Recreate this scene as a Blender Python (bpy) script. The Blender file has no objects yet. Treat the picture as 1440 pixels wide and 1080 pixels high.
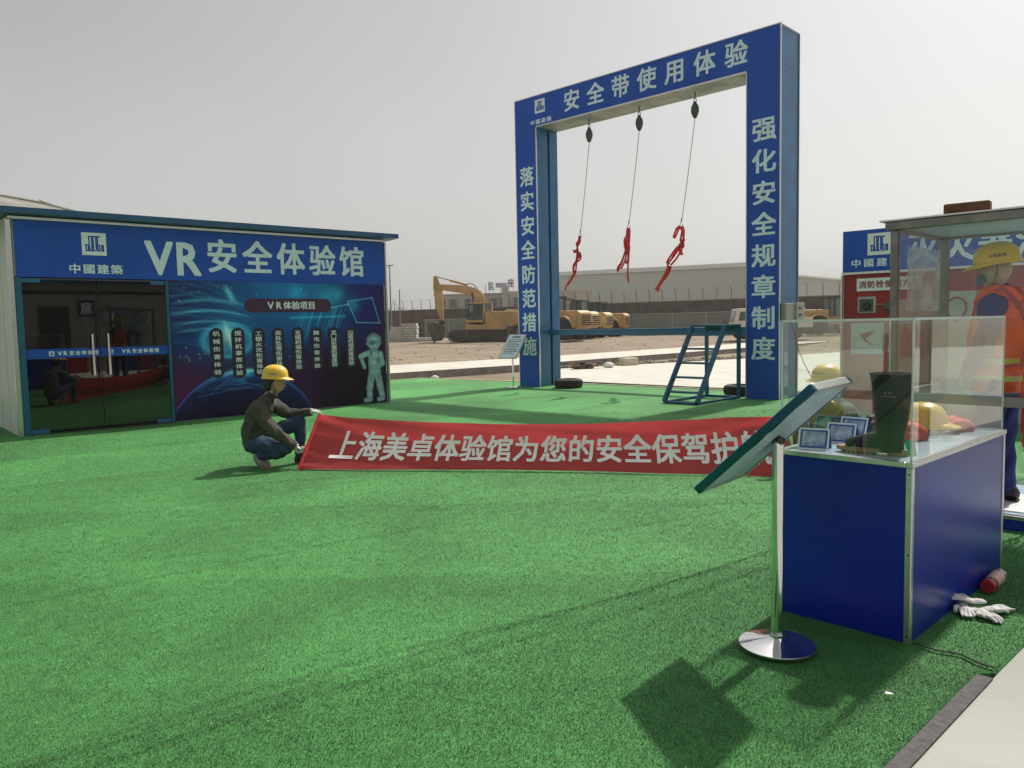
import bpy, bmesh, math, random
import numpy as np
from math import sin, cos, pi, radians, sqrt
from mathutils import Vector, Matrix

random.seed(7); rng = np.random.default_rng(7)
scene = bpy.context.scene
COL = scene.collection
SUN_AZ = math.atan2(.675, .738)          # clockwise from +Y
SUN_EL = radians(52)

# ------------------------------------------------------------------ camera
cam_d = bpy.data.cameras.new('camera'); cam = bpy.data.objects.new('camera', cam_d); COL.objects.link(cam)
cam_d.sensor_width = 36; cam_d.lens = 36 * 1094.5 / 1440; cam_d.clip_end = 2000; cam_d.clip_start = .05
_p, _r = -0.0752, -0.02054
F = Vector((0, cos(_p), sin(_p))); R0 = Vector((1, 0, 0)); U0 = R0.cross(F)
R1 = cos(_r) * R0 + sin(_r) * U0; U1 = -sin(_r) * R0 + cos(_r) * U0
cam.matrix_world = Matrix(((R1.x, U1.x, -F.x, 0), (R1.y, U1.y, -F.y, 0), (R1.z, U1.z, -F.z, 1.5), (0, 0, 0, 1)))
scene.camera = cam

# ------------------------------------------------------------------ sky, sun, exposure
w = bpy.data.worlds.new("World"); scene.world = w; w.use_nodes = True
nt = w.node_tree; nt.nodes.clear()
sky = nt.nodes.new('ShaderNodeTexSky'); sky.sky_type = 'NISHITA'; sky.sun_disc = False
sky.sun_elevation = SUN_EL; sky.sun_rotation = SUN_AZ
sky.air_density = 1.0; sky.dust_density = 6.0; sky.ozone_density = 1.0
hs = nt.nodes.new('ShaderNodeHueSaturation'); hs.inputs['Saturation'].default_value = .22
mx = nt.nodes.new('ShaderNodeMix'); mx.data_type = 'RGBA'; mx.inputs['Factor'].default_value = .5
# thick dust haze mixed into the clear sky: palest at the horizon all round, thinner above
wtc = nt.nodes.new('ShaderNodeTexCoord'); wsx = nt.nodes.new('ShaderNodeSeparateXYZ'); wmr = nt.nodes.new('ShaderNodeMapRange'); wmr.interpolation_type = 'SMOOTHSTEP'
wmr.inputs[1].default_value = -.05; wmr.inputs[2].default_value = .42
wmx = nt.nodes.new('ShaderNodeMix'); wmx.data_type = 'RGBA'; wmx.inputs[6].default_value = (6.1, 6.05, 5.7, 1); wmx.inputs[7].default_value = (2.7, 2.75, 2.6, 1)
nt.links.new(wtc.outputs['Generated'], wsx.inputs[0]); nt.links.new(wsx.outputs[2], wmr.inputs[0]); nt.links.new(wmr.outputs[0], wmx.inputs['Factor']); nt.links.new(wmx.outputs[2], mx.inputs[7])
bg = nt.nodes.new('ShaderNodeBackground'); bg.inputs[1].default_value = .122
wo = nt.nodes.new('ShaderNodeOutputWorld')
nt.links.new(sky.outputs[0], hs.inputs['Color']); nt.links.new(hs.outputs[0], mx.inputs[6])
cn = nt.nodes.new('ShaderNodeTexNoise'); cn.inputs['Scale'].default_value = 2.2; cn.inputs['Detail'].default_value = 4; nt.links.new(wtc.outputs['Generated'], cn.inputs['Vector'])
cm = nt.nodes.new('ShaderNodeMapRange'); cm.inputs[1].default_value = .3; cm.inputs[2].default_value = .7; cm.inputs[3].default_value = .965; cm.inputs[4].default_value = 1.035; nt.links.new(cn.outputs[0], cm.inputs[0])
nt.links.new(mx.outputs[2], bg.inputs[0]); cm.inputs[3].default_value *= .122; cm.inputs[4].default_value *= .122; nt.links.new(cm.outputs[0], bg.inputs[1])   # faint unevenness of the haze
nt.links.new(bg.outputs[0], wo.inputs[0])
sl = bpy.data.lights.new('sun', 'SUN'); so = bpy.data.objects.new('sun', sl); COL.objects.link(so)
sl.energy = 3.8; sl.angle = radians(1.6); sl.color = (1, .93, .83)
sd = Vector((.675 * cos(SUN_EL), .738 * cos(SUN_EL), sin(SUN_EL)))
so.rotation_euler = (-sd).to_track_quat('-Z', 'Y').to_euler()
scene.view_settings.view_transform = 'Standard'; scene.view_settings.look = 'None'
scene.view_settings.gamma = 1; scene.view_settings.exposure = .2
scene.cycles.max_bounces = 8; scene.cycles.transparent_max_bounces = 24
scene.cycles.caustics_reflective = False; scene.cycles.caustics_refractive = False
scene.cycles.sample_clamp_indirect = 6

# ------------------------------------------------------------------ materials
def mat(name, col, rough=.6, metal=0., var=.12, scale=6., bump=0., bscale=60., spec=.5, col2=None, detail=4., coat=0., trans=0., alpha=None):
    m = bpy.data.materials.new(name); m.use_nodes = True; n = m.node_tree.nodes; l = m.node_tree.links
    b = n['Principled BSDF']; b.inputs['Roughness'].default_value = rough; b.inputs['Metallic'].default_value = metal
    b.inputs['Specular IOR Level'].default_value = spec; b.inputs['Coat Weight'].default_value = coat
    tc = n.new('ShaderNodeTexCoord')
    if var > 0 or col2:
        no = n.new('ShaderNodeTexNoise'); no.inputs['Scale'].default_value = scale; no.inputs['Detail'].default_value = detail
        l.new(tc.outputs['Object'], no.inputs['Vector'])
        r = n.new('ShaderNodeValToRGB'); c2 = col2 or tuple(min(1, c * (1 + var)) for c in col); c1 = col if col2 else tuple(c * (1 - var) for c in col)
        r.color_ramp.elements[0].position = .32; r.color_ramp.elements[1].position = .68
        r.color_ramp.elements[0].color = (*c1, 1); r.color_ramp.elements[1].color = (*c2, 1)
        l.new(no.outputs[0], r.inputs[0]); l.new(r.outputs[0], b.inputs['Base Color'])
    else: b.inputs['Base Color'].default_value = (*col, 1)
    if bump > 0:
        nb = n.new('ShaderNodeTexNoise'); nb.inputs['Scale'].default_value = bscale; nb.inputs['Detail'].default_value = 5
        l.new(tc.outputs['Object'], nb.inputs['Vector'])
        bp = n.new('ShaderNodeBump'); bp.inputs['Strength'].default_value = bump; bp.inputs['Distance'].default_value = .02
        l.new(nb.outputs[0], bp.inputs['Height']); l.new(bp.outputs[0], b.inputs['Normal'])
    if trans > 0:
        out = n['Material Output']; t = n.new('ShaderNodeBsdfTranslucent'); t.inputs[0].default_value = (*[min(1, c * 1.3) for c in col], 1)
        ms = n.new('ShaderNodeMixShader'); ms.inputs[0].default_value = trans
        l.new(b.outputs[0], ms.inputs[1]); l.new(t.outputs[0], ms.inputs[2]); l.new(ms.outputs[0], out.inputs[0])
    return m

def glassmat(name, tint=(.93, .97, .95), ior=1.5, haze=.0, rough=0.0):
    m = bpy.data.materials.new(name); m.use_nodes = True; n = m.node_tree.nodes; l = m.node_tree.links
    n.remove(n['Principled BSDF']); out = n['Material Output']
    t = n.new('ShaderNodeBsdfTransparent'); t.inputs[0].default_value = (*tint, 1)
    g = n.new('ShaderNodeBsdfGlossy'); g.inputs['Roughness'].default_value = rough; g.inputs['Color'].default_value = (1, 1, 1, 1)
    fr = n.new('ShaderNodeFresnel'); fr.inputs[0].default_value = ior
    ms = n.new('ShaderNodeMixShader')
    ge = n.new('ShaderNodeNewGeometry'); iv = n.new('ShaderNodeMath'); iv.operation = 'SUBTRACT'; iv.inputs[0].default_value = 1; l.new(ge.outputs['Backfacing'], iv.inputs[1])
    r2 = n.new('ShaderNodeMath'); r2.operation = 'MULTIPLY'; r2.inputs[1].default_value = 2; l.new(fr.outputs[0], r2.inputs[0]); r1 = n.new('ShaderNodeMath'); r1.operation = 'ADD'; r1.inputs[1].default_value = 1; l.new(fr.outputs[0], r1.inputs[0])
    rd = n.new('ShaderNodeMath'); rd.operation = 'DIVIDE'; l.new(r2.outputs[0], rd.inputs[0]); l.new(r1.outputs[0], rd.inputs[1])
    mu_ = n.new('ShaderNodeMath'); mu_.operation = 'MULTIPLY'; l.new(rd.outputs[0], mu_.inputs[0]); l.new(iv.outputs[0], mu_.inputs[1])   # only the entry face mirrors: the slab is thin
    l.new(mu_.outputs[0], ms.inputs[0]); l.new(t.outputs[0], ms.inputs[1]); l.new(g.outputs[0], ms.inputs[2])
    last = ms
    if haze > 0:
        d = n.new('ShaderNodeBsdfDiffuse'); d.inputs[0].default_value = (.75, .77, .74, 1)
        no = n.new('ShaderNodeTexNoise'); no.inputs['Scale'].default_value = 5; tc = n.new('ShaderNodeTexCoord'); l.new(tc.outputs['Object'], no.inputs['Vector'])
        mp = n.new('ShaderNodeMapRange'); mp.inputs[1].default_value = .3; mp.inputs[2].default_value = .75; mp.inputs[3].default_value = haze * .3; mp.inputs[4].default_value = haze * 1.7
        l.new(no.outputs[0], mp.inputs[0])
        m2 = n.new('ShaderNodeMixShader'); l.new(mp.outputs[0], m2.inputs[0]); l.new(ms.outputs[0], m2.inputs[1]); l.new(d.outputs[0], m2.inputs[2]); last = m2
    l.new(last.outputs[0], out.inputs[0])
    return m

M = dict(
    signblue=mat('sign_blue_vinyl', (.014, .088, .50), .5, spec=.25, var=.10, scale=1.2, bump=.04, bscale=220),
    signblue2=mat('board_blue', (.003, .017, .29), .30, var=.16, scale=2, spec=.38, bump=.02, bscale=15),
    steelblue=mat('painted_steel_blue', (.018, .14, .32), .38, var=.18, scale=3, bump=.03, bscale=40),
    ladderblue=mat('ladder_blue_paint', (.008, .11, .22), .35, var=.2, scale=8),
    white=mat('white_print', (.86, .91, .96), .5, var=.04),
    letterwhite=mat('pale_letters', (.76, .87, 1.0), .55, var=.05),
    alu=mat('aluminium_trim', (.62, .62, .60), .28, metal=.9, var=.08, scale=20),
    alumatt=mat('matt_aluminium', (.34, .34, .33), .38, metal=.75, var=.1, scale=10),
    darkalu=mat('dull_dark_aluminium', (.19, .19, .175), .3, metal=.8, var=.2, scale=8),
    chrome=mat('polished_steel', (.72, .72, .72), .09, metal=1, var=.03, scale=12, bump=.02, bscale=9),
    panelwhite=mat('sandwich_panel', (.62, .63, .62), .5, var=.06, scale=2),
    roofblue=mat('roof_sheet_blue', (.012, .09, .22), .4, var=.15, scale=3),
    teal=mat('door_frame_teal', (.006, .11, .21), .4, var=.1),
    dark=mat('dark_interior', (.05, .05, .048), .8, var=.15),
    black=mat('black_rubber', (.012, .012, .012), .5, var=.3, scale=12, bump=.1, bscale=40),
    tyre=mat('worn_tyre', (.028, .024, .02), .8, var=.4, scale=9, bump=.4, bscale=50),
    yellow=mat('helmet_yellow', (.78, .50, .035), .28, var=.05, scale=8, coat=.3),
    skin=mat('skin', (.52, .29, .19), .5, var=.12, scale=30),
    mskin=mat('mannequin_skin', (.50, .36, .25), .45, var=.04),
    hair=mat('black_hair', (.01, .009, .008), .6),
    jacket=mat('olive_brown_jacket', (.056, .053, .040), .85, var=.25, scale=14, bump=.5, bscale=14),
    jeans=mat('blue_jeans', (.022, .048, .105), .85, var=.3, scale=12, bump=.4, bscale=16),
    shoe=mat('grey_canvas_shoe', (.26, .24, .21), .8, var=.25, scale=20),
    shoedark=mat('dark_work_shoe', (.03, .028, .03), .6, var=.2),
    glove=mat('white_cotton_glove', (.62, .61, .60), .9, var=.12, scale=25, bump=.4, bscale=120),
    sole=mat('tan_sole', (.36, .22, .10), .7, var=.2),
    banner=mat('red_banner_cloth', (.66, .065, .085), .75, var=.10, scale=3, trans=.55, bump=.2, bscale=5),
    bannertext=mat('banner_print', (1.0, .93, .93), .8, var=.02),
    strap=mat('red_webbing', (.70, .03, .045), .7, var=.2, scale=20),
    strap2=mat('orange_red_webbing', (.75, .06, .05), .7, var=.2, scale=20),
    wire=mat('steel_wire', (.45, .42, .38), .5, metal=.5, var=.1),
    castgreen=mat('grey_green_cast_iron', (.07, .10, .09), .5, var=.2, scale=20),
    darksteel=mat('dark_steel', (.05, .05, .05), .5, metal=.5, var=.2),
    navy=mat('navy_coverall', (.010, .024, .15), .85, var=.2, scale=10, bump=.4, bscale=12),
    orange=mat('orange_vest', (1.0, .12, .012), .7, var=.08, scale=8, bump=.3, bscale=9),
    limestripe=mat('lime_reflective', (.60, .62, .05), .5, var=.05),
    redpanel=mat('fire_red_panel', (.33, .010, .012), .45, var=.08, scale=3),
    cabinetw=mat('pale_grey_cabinet', (.42, .44, .43), .45, var=.05),
    exyellow=mat('machine_yellow', (.48, .31, .125), .55, var=.22, scale=.9, bump=.05, bscale=8),
    excream=mat('machine_cream', (.55, .43, .22), .5, var=.18, scale=1.2),
    exdark=mat('machine_dark', (.055, .048, .042), .7, var=.35, scale=2),
    bucket=mat('worn_bucket_steel', (.115, .10, .08), .75, var=.35, scale=2, bump=.2, bscale=10),
    trackm=mat('dusty_track', (.10, .082, .065), .9, var=.35, scale=3, bump=.3, bscale=12),
    cabglass=mat('tinted_cab_glass', (.035, .06, .055), .08, var=.2, scale=1),
    cabglassl=mat('pale_cab_glass', (.16, .21, .19), .12, var=.3, scale=1),
    truckw=mat('cream_truck_paint', (.60, .56, .48), .45, var=.08),
    hoard=mat('green_grey_hoarding', (.19, .21, .19), .7, var=.12, scale=.6),
    brickw=mat('brown_brick_wall', (.125, .092, .078), .9, var=.25, scale=1.2, bump=.2, bscale=6),
    capm=mat('wall_cap', (.32, .29, .26), .9, var=.2),
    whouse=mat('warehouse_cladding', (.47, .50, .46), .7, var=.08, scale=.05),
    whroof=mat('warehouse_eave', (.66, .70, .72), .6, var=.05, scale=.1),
    factory=mat('factory_wall', (.40, .37, .31), .8, var=.1, scale=.3),
    window=mat('dark_window', (.07, .08, .085), .15, var=.2),
    concrete=mat('pale_concrete', (.52, .50, .44), .85, var=.10, scale=1.5, bump=.15, bscale=30, detail=8),
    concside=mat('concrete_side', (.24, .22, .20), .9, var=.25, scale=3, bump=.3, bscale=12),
    apron=mat('grey_concrete_floor', (.33, .345, .315), .85, scale=1.1, col2=(.40, .41, .375), bump=.12, bscale=40, detail=9),
    strip=mat('grey_rubber_strip', (.095, .09, .09), .9, var=.25, scale=30, bump=.4, bscale=90),
    brick=mat('red_brick', (.26, .14, .10), .9, var=.3, scale=6),
    rubble=mat('rubble', (.30, .26, .21), .9, var=.4, scale=3),
    blockm=mat('block', (.55, .48, .36), .9, var=.1),
    rust=mat('rust_brown_wood', (.16, .07, .035), .85, var=.4, scale=14, bump=.4, bscale=30),
    pipe=mat('grey_white_pallets', (.50, .50, .46), .8, var=.2, scale=2),
    blueprint=mat('card_blue', (.03, .09, .40), .4, var=.3, scale=20),
    cardpic=mat('card_picture', (.55, .66, .78), .35, var=.5, scale=25, col2=(.12, .17, .32)),
    deck=mat('pale_blue_deck', (.42, .52, .66), .25, var=.06, scale=3),
    backplate=mat('beige_backplate', (.88, .80, .72), .4, var=.08, scale=4),
    boot=mat('rubber_boot', (.006, .006, .008), .34, var=.2, scale=6, spec=.22, bump=.15, bscale=12),
    bootsole=mat('tan_boot_sole', (.30, .19, .09), .65, var=.15),
    green=mat('green_tag', (.02, .45, .20), .5), redcloth=mat('red_vest_cloth', (.65, .07, .05), .8, var=.15, scale=12, bump=.5, bscale=20),
    clearp=glassmat('clear_plastic', (.80, .84, .82), haze=.12),
    showglass=glassmat('showcase_glass', (.955, .98, .968), ior=1.47, haze=.006),
    doorglass=glassmat('door_glass', (.30, .32, .30), ior=1.55),
    redcap=mat('red_plastic_cap', (.42, .02, .03), .3), labelm=mat('bottle_label', (.62, .32, .28), .4, var=.5, scale=60, col2=(.75, .55, .48)),
    junction=mat('grey_electrical_box', (.36, .35, .31), .5, var=.06), stick=mat('pale_stick', (.62, .55, .38), .6),
    maskg=mat('respirator_blue', (.03, .16, .24), .4), tree=mat('bare_twigs', (.17, .15, .13), .9),
    pole=mat('grey_pole', (.22, .21, .20), .7), purple=mat('sign_purple', (.035, .028, .10), .6),
    paleface=mat('pale_board_print', (.62, .74, .82), .4, var=.06, scale=8), panereflect=glassmat('pane_reflection', (.93, .95, .95), haze=.35, rough=.1), caseglass=glassmat('case_glass', (.97, .985, .98), ior=1.45, haze=.003),
    notice=mat('pale_notice', (.45, .60, .68), .4, var=.15, scale=8), matw=mat('white_mat', (.70, .72, .72), .6),
    officew=mat('office_wall', (.34, .33, .29), .7, var=.06), beige=mat('beige_band', (.30, .26, .20), .7),
    soffit=mat('grey_lintel_soffit', (.26, .25, .21), .5, var=.35, scale=2.5), grassgap=mat('seam_dark', (.012, .02, .012), .95),
    whitecast=mat('white_debris', (.70, .68, .62), .8), opaqueblue=mat('table_blue', (.01, .025, .12), .5),
)

# ------------------------------------------------------------------ object helpers
def link(o, parent=None):
    COL.objects.link(o)
    if parent: o.parent = parent
    return o
def tag(o, label=None, cat=None, group=None, kind=None):
    if label: o['label'] = label
    if cat: o['category'] = cat
    if group: o['group'] = group
    if kind: o['kind'] = kind
    return o
def empty(name, loc, rz=0, label=None, cat=None, group=None, rot=None, scale=None):
    o = bpy.data.objects.new(name, None); o.location = loc; o.rotation_euler = rot or (0, 0, rz); o.empty_display_size = .1
    if scale: o.scale = (scale,) * 3
    link(o); return tag(o, label, cat, group)
def copy_tree(o, parent=None):
    c = o.copy(); COL.objects.link(c); c.parent = parent
    for ch in list(o.children): copy_tree(ch, c)
    return c

class MB:
    def __init__(s): s.v = []; s.f = []; s.mi = []; s.cur = 0
    def add(s, vs, fs):
        b = len(s.v); s.v.extend([tuple(v) for v in vs]); s.f.extend([tuple(i + b for i in f) for f in fs]); s.mi.extend([s.cur] * len(fs)); return s
    def box(s, x0, y0, z0, x1, y1, z1, T=None):
        if x0 > x1: x0, x1 = x1, x0
        if y0 > y1: y0, y1 = y1, y0
        if z0 > z1: z0, z1 = z1, z0
        vs = [Vector((x, y, z)) for z in (z0, z1) for x, y in ((x0, y0), (x1, y0), (x1, y1), (x0, y1))]
        if T: vs = [T @ v for v in vs]
        return s.add(vs, [(0, 3, 2, 1), (4, 5, 6, 7), (0, 1, 5, 4), (1, 2, 6, 5), (2, 3, 7, 6), (3, 0, 4, 7)])
    def cbox(s, c, d, T=None):
        return s.box(c[0] - d[0] / 2, c[1] - d[1] / 2, c[2] - d[2] / 2, c[0] + d[0] / 2, c[1] + d[1] / 2, c[2] + d[2] / 2, T)
    def bar(s, p0, p1, w, h, up=(0, 0, 1)):        # rectangular bar between two points
        p0 = Vector(p0); p1 = Vector(p1); d = (p1 - p0).normalized(); u = Vector(up)
        if abs(d.dot(u)) > .98: u = Vector((1, 0, 0))
        a = d.cross(u).normalized(); b = a.cross(d)
        vs = [p + a * sx * w / 2 + b * sz * h / 2 for p in (p0, p1) for sx, sz in ((-1, -1), (1, -1), (1, 1), (-1, 1))]
        return s.add(vs, [(0, 1, 2, 3), (7, 6, 5, 4), (0, 4, 5, 1), (1, 5, 6, 2), (2, 6, 7, 3), (3, 7, 4, 0)])
    def tube(s, pts, r, n=8, cap=True):
        pts = [Vector(p) for p in pts]; rs = r if isinstance(r, (list, tuple)) else [r] * len(pts)
        rings = []; u = None
        for i, p in enumerate(pts):
            d = (pts[min(i + 1, len(pts) - 1)] - pts[max(i - 1, 0)]).normalized()
            if u is None: u = d.orthogonal().normalized()
            u = (u - d * u.dot(d)).normalized(); v = d.cross(u)
            rings.append([p + (u * cos(2 * pi * k / n) + v * sin(2 * pi * k / n)) * rs[i] for k in range(n)])
        vs = [q for ring in rings for q in ring]; fs = []
        for i in range(len(pts) - 1):
            for k in range(n):
                a = i * n + k; b = i * n + (k + 1) % n; fs.append((a, b, b + n, a + n))
        if cap: fs.append(tuple(reversed(range(n)))); fs.append(tuple(range((len(pts) - 1) * n, len(pts) * n)))
        return s.add(vs, fs)
    def lathe(s, prof, n=32, T=None, cap=True):   # profile (r, z)
        vs = []; fs = []
        for r, z in prof:
            for k in range(n): vs.append(Vector((r * cos(2 * pi * k / n), r * sin(2 * pi * k / n), z)))
        for i in range(len(prof) - 1):
            for k in range(n):
                a = i * n + k; b = i * n + (k + 1) % n; fs.append((a, b, b + n, a + n))
        if cap: fs.append(tuple(reversed(range(n)))); fs.append(tuple(range((len(prof) - 1) * n, len(prof) * n)))
        if T: vs = [T @ v for v in vs]
        return s.add(vs, fs)
    def prism(s, poly, y0, y1):                   # polygon in xz, extruded along y
        n = len(poly); vs = [(x, y0, z) for x, z in poly] + [(x, y1, z) for x, z in poly]
        return s.add(vs, [tuple(range(n)), tuple(reversed(range(n, 2 * n)))] + [(i, i + n, (i + 1) % n + n, (i + 1) % n) for i in range(n)])
    def slab(s, poly, z0, z1):                    # polygon in xy, extruded along z
        n = len(poly); vs = [(x, y, z0) for x, y in poly] + [(x, y, z1) for x, y in poly]
        return s.add(vs, [tuple(reversed(range(n))), tuple(range(n, 2 * n))] + [(i, (i + 1) % n, (i + 1) % n + n, i + n) for i in range(n)])
    def ball(s, c, r, n=16, m=10, T=None):
        c = Vector(c); r = Vector(r) if hasattr(r, '__len__') else Vector((r, r, r)); vs = [Vector((0, 0, -1))]
        for j in range(1, m):
            ph = -pi / 2 + pi * j / m
            for k in range(n): vs.append(Vector((cos(ph) * cos(2 * pi * k / n), cos(ph) * sin(2 * pi * k / n), sin(ph))))
        vs.append(Vector((0, 0, 1))); fs = []
        for k in range(n): fs.append((0, 1 + (k + 1) % n, 1 + k)); fs.append((len(vs) - 1, 1 + (m - 2) * n + k, 1 + (m - 2) * n + (k + 1) % n))
        for j in range(m - 2):
            for k in range(n):
                a = 1 + j * n + k; b = 1 + j * n + (k + 1) % n; fs.append((a, b, b + n, a + n))
        vs = [c + Vector((v.x * r.x, v.y * r.y, v.z * r.z)) for v in vs]
        if T: vs = [T @ v for v in vs]
        return s.add(vs, fs)
    def ribbon(s, pts, width, side=(0, 0, 1), t=.004):
        pts = [Vector(p) for p in pts]; vs = []
        for i, p in enumerate(pts):
            d = (pts[min(i + 1, len(pts) - 1)] - pts[max(i - 1, 0)]).normalized()
            a = d.cross(Vector(side)); a = a.normalized() if a.length > .05 else d.orthogonal().normalized()
            b = d.cross(a).normalized()
            vs += [p + a * width / 2 + b * t, p - a * width / 2 + b * t, p - a * width / 2 - b * t, p + a * width / 2 - b * t]
        fs = []
        for i in range(len(pts) - 1):
            for k in range(4): fs.append((i * 4 + k, i * 4 + (k + 1) % 4, i * 4 + 4 + (k + 1) % 4, i * 4 + 4 + k))
        fs += [(3, 2, 1, 0), tuple(range(len(vs) - 4, len(vs)))]
        return s.add(vs, fs)
    def mesh(s, name, mats, smooth=False, ang=35):
        me = bpy.data.meshes.new(name); me.from_pydata([tuple(v) for v in s.v], [], s.f)
        for m in (mats if isinstance(mats, (list, tuple)) else [mats]): me.materials.append(m)
        me.polygons.foreach_set('material_index', s.mi)
        if smooth:
            me.polygons.foreach_set('use_smooth', [True] * len(me.polygons)); me.set_sharp_from_angle(angle=radians(ang))
        me.update(); return me
    def build(s, name, mats, parent=None, smooth=False, ang=35, bevel=0, fixn=False):
        me = s.mesh(name, mats, smooth, ang)
        if fixn:
            bm = bmesh.new(); bm.from_mesh(me); bmesh.ops.recalc_face_normals(bm, faces=bm.faces); bm.to_mesh(me); bm.free()
        o = link(bpy.data.objects.new(name, me), parent)
        if bevel:
            b = o.modifiers.new('bevel', 'BEVEL'); b.width = bevel; b.segments = 2; b.limit_method = 'ANGLE'; b.angle_limit = radians(40)
        return o
def one(name, mats, parent, fn, **k):
    b = MB(); fn(b); return b.build(name, mats, parent, **k)

# ------------------------------------------------------------------ lettering
GL = {}
def load_glyphs(chars, bold):
    todo = [(c, bold) for c in dict.fromkeys(chars) if (c, bold) not in GL and c != ' ']; tmp = []
    for c, b in todo:
        cu = bpy.data.curves.new('g', 'FONT'); cu.body = c; cu.size = 1; cu.resolution_u = 2
        o = bpy.data.objects.new('g', cu); COL.objects.link(o); tmp.append(o)
    bpy.context.view_layer.update(); dg = bpy.context.evaluated_depsgraph_get()
    for (c, b), o in zip(todo, tmp):
        me = bpy.data.meshes.new_from_object(o.evaluated_get(dg))
        bm = bmesh.new(); bm.from_mesh(me); bmesh.ops.triangulate(bm, faces=bm.faces)
        GL[(c, b)] = ([v.co.copy() for v in bm.verts], [tuple(v.index for v in f.verts) for f in bm.faces])
        bm.free(); bpy.data.meshes.remove(me)
    for o in tmp:
        cu = o.data; bpy.data.objects.remove(o); bpy.data.curves.remove(cu)
def put(b, ch, cx, cz, h, w=None, bold=.022, fn=None):   # a glyph centred at (cx, cz), em height h, em width w
    if ch == ' ': return
    vs, fs = GL[(ch, bold)]; w = w or h
    if ord(ch) < 128:
        xs = [v.x for v in vs]; mx_ = (min(xs) + max(xs)) / 2; my = .341; k = 1.22
    else: mx_, my, k = .5, .37, 1.06
    m_ = 8 if bold > .015 else 4; rb = bold * 1.05
    for i in range(m_):                                  # heavy face: the light face set m_ times round a small circle
        sx_, sz_ = ((1, 1), (-1, 1), (-1, -1), (1, -1), (1, 0), (0, 1), (-1, 0), (0, -1))[i]; ox, oz = rb * sx_, rb * sz_ * .8; out = []
        for v in vs:
            x = cx + (v.x + ox - mx_) * w * k; z = cz + (v.y + oz - my) * h * k
            p = fn(x, z) if fn else Vector((x, 0, z)); out.append(Vector((p.x, p.y - .00025 * i, p.z)))
        b.add(out, fs)
def line(b, text, x0, x1, cz, h, w=None, bold=.022, fn=None):
    n = len(text)
    for i, c in enumerate(text):
        x = x0 if n == 1 else x0 + (x1 - x0) * i / (n - 1)
        put(b, c, x, cz, h, w, bold, fn)
def column(b, text, cx, z0, z1, h, w=None, bold=.022, fn=None):
    n = len(text)
    for i, c in enumerate(text): put(b, c, cx, z0 + (z1 - z0) * i / (n - 1), h, w, bold, fn)
load_glyphs("VR安全体验馆中國建築意注阻光座落实防范措施强化规章制度带使用体验灭火器演示上海美卓为您的保驾护航项目中国消防栓方法使用", .022)
load_glyphs("VR", .024)
load_glyphs("VR安全体验馆中國建築机械伤害搅拌事故工棚火灾高处坠落支模坍塌触电龙门吊物边坡体验中国建筑项目", .01)

def logo(parent, cx, cz, s, y, name='emblem'):       # square emblem with a key-pattern, faces -y
    root = MB().box(cx - s / 2, y - .004, cz - s / 2, cx + s / 2, y, cz + s / 2).build(name, M['white'], parent)
    b = MB(); t = s * .055; yy = y - .006
    def st(x0, z0, x1, z1):
        x0 = cx + x0 * s; x1 = cx + x1 * s; z0 = cz + z0 * s; z1 = cz + z1 * s
        b.box(min(x0, x1) - t / 2, yy, min(z0, z1) - t / 2, max(x0, x1) + t / 2, yy + .0035, max(z0, z1) + t / 2)
    for x in (-.20, -.03): st(x, -.05, x, .33)
    for x in (-.09, .08): st(x, -.25, x, .33)
    st(-.20, .33, -.09, .33); st(-.03, .33, .08, .33); st(.14, .33, .24, .33); st(.14, -.3, .14, .33)
    st(-.03, -.30, .03, -.30); st(-.03, -.3, -.03, .0)
    for x in (-.33, -.24): st(x, -.30, x, -.05)
    st(-.36, -.05, -.24, -.05); st(-.33, -.30, -.24, -.30); st(-.18, -.30, -.09, -.30); st(-.18, -.3, -.18, -.12)
    for x in (.22, .31, .37): st(x, -.30, x, -.05)
    st(.14, -.05, .22, -.05); st(.31, -.05, .37, -.05); st(.14, -.30, .22, -.30); st(.31, -.30, .37, -.30)
    b.build('emblem_mark', M['signblue'], root)
    return root

# ------------------------------------------------------------------ skinned bodies
def skin(nodes, edges, sub=2, root=0):
    """nodes: list of (x,y,z,rx[,ry]); returns (verts, faces)"""
    me = bpy.data.meshes.new('sk'); me.from_pydata([n[:3] for n in nodes], edges, [])
    o = bpy.data.objects.new('sk', me); COL.objects.link(o)
    o.modifiers.new('s', 'SKIN'); 
    if not me.skin_vertices:
        bpy.context.view_layer.objects.active = o; me.attributes
    for i, n in enumerate(nodes):
        sv = me.skin_vertices[0].data[i]; sv.radius = (n[3], n[4] if len(n) > 4 else n[3]); sv.use_root = (i == root)
    o.modifiers['s'].use_smooth_shade = True
    ss = o.modifiers.new('u', 'SUBSURF'); ss.levels = sub; ss.render_levels = sub
    bpy.context.view_layer.update(); dg = bpy.context.evaluated_depsgraph_get()
    m2 = bpy.data.meshes.new_from_object(o.evaluated_get(dg))
    vs = [v.co.copy() for v in m2.vertices]; fs = [tuple(p.vertices) for p in m2.polygons]
    bpy.data.objects.remove(o); bpy.data.meshes.remove(me); bpy.data.meshes.remove(m2)
    return vs, fs
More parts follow.
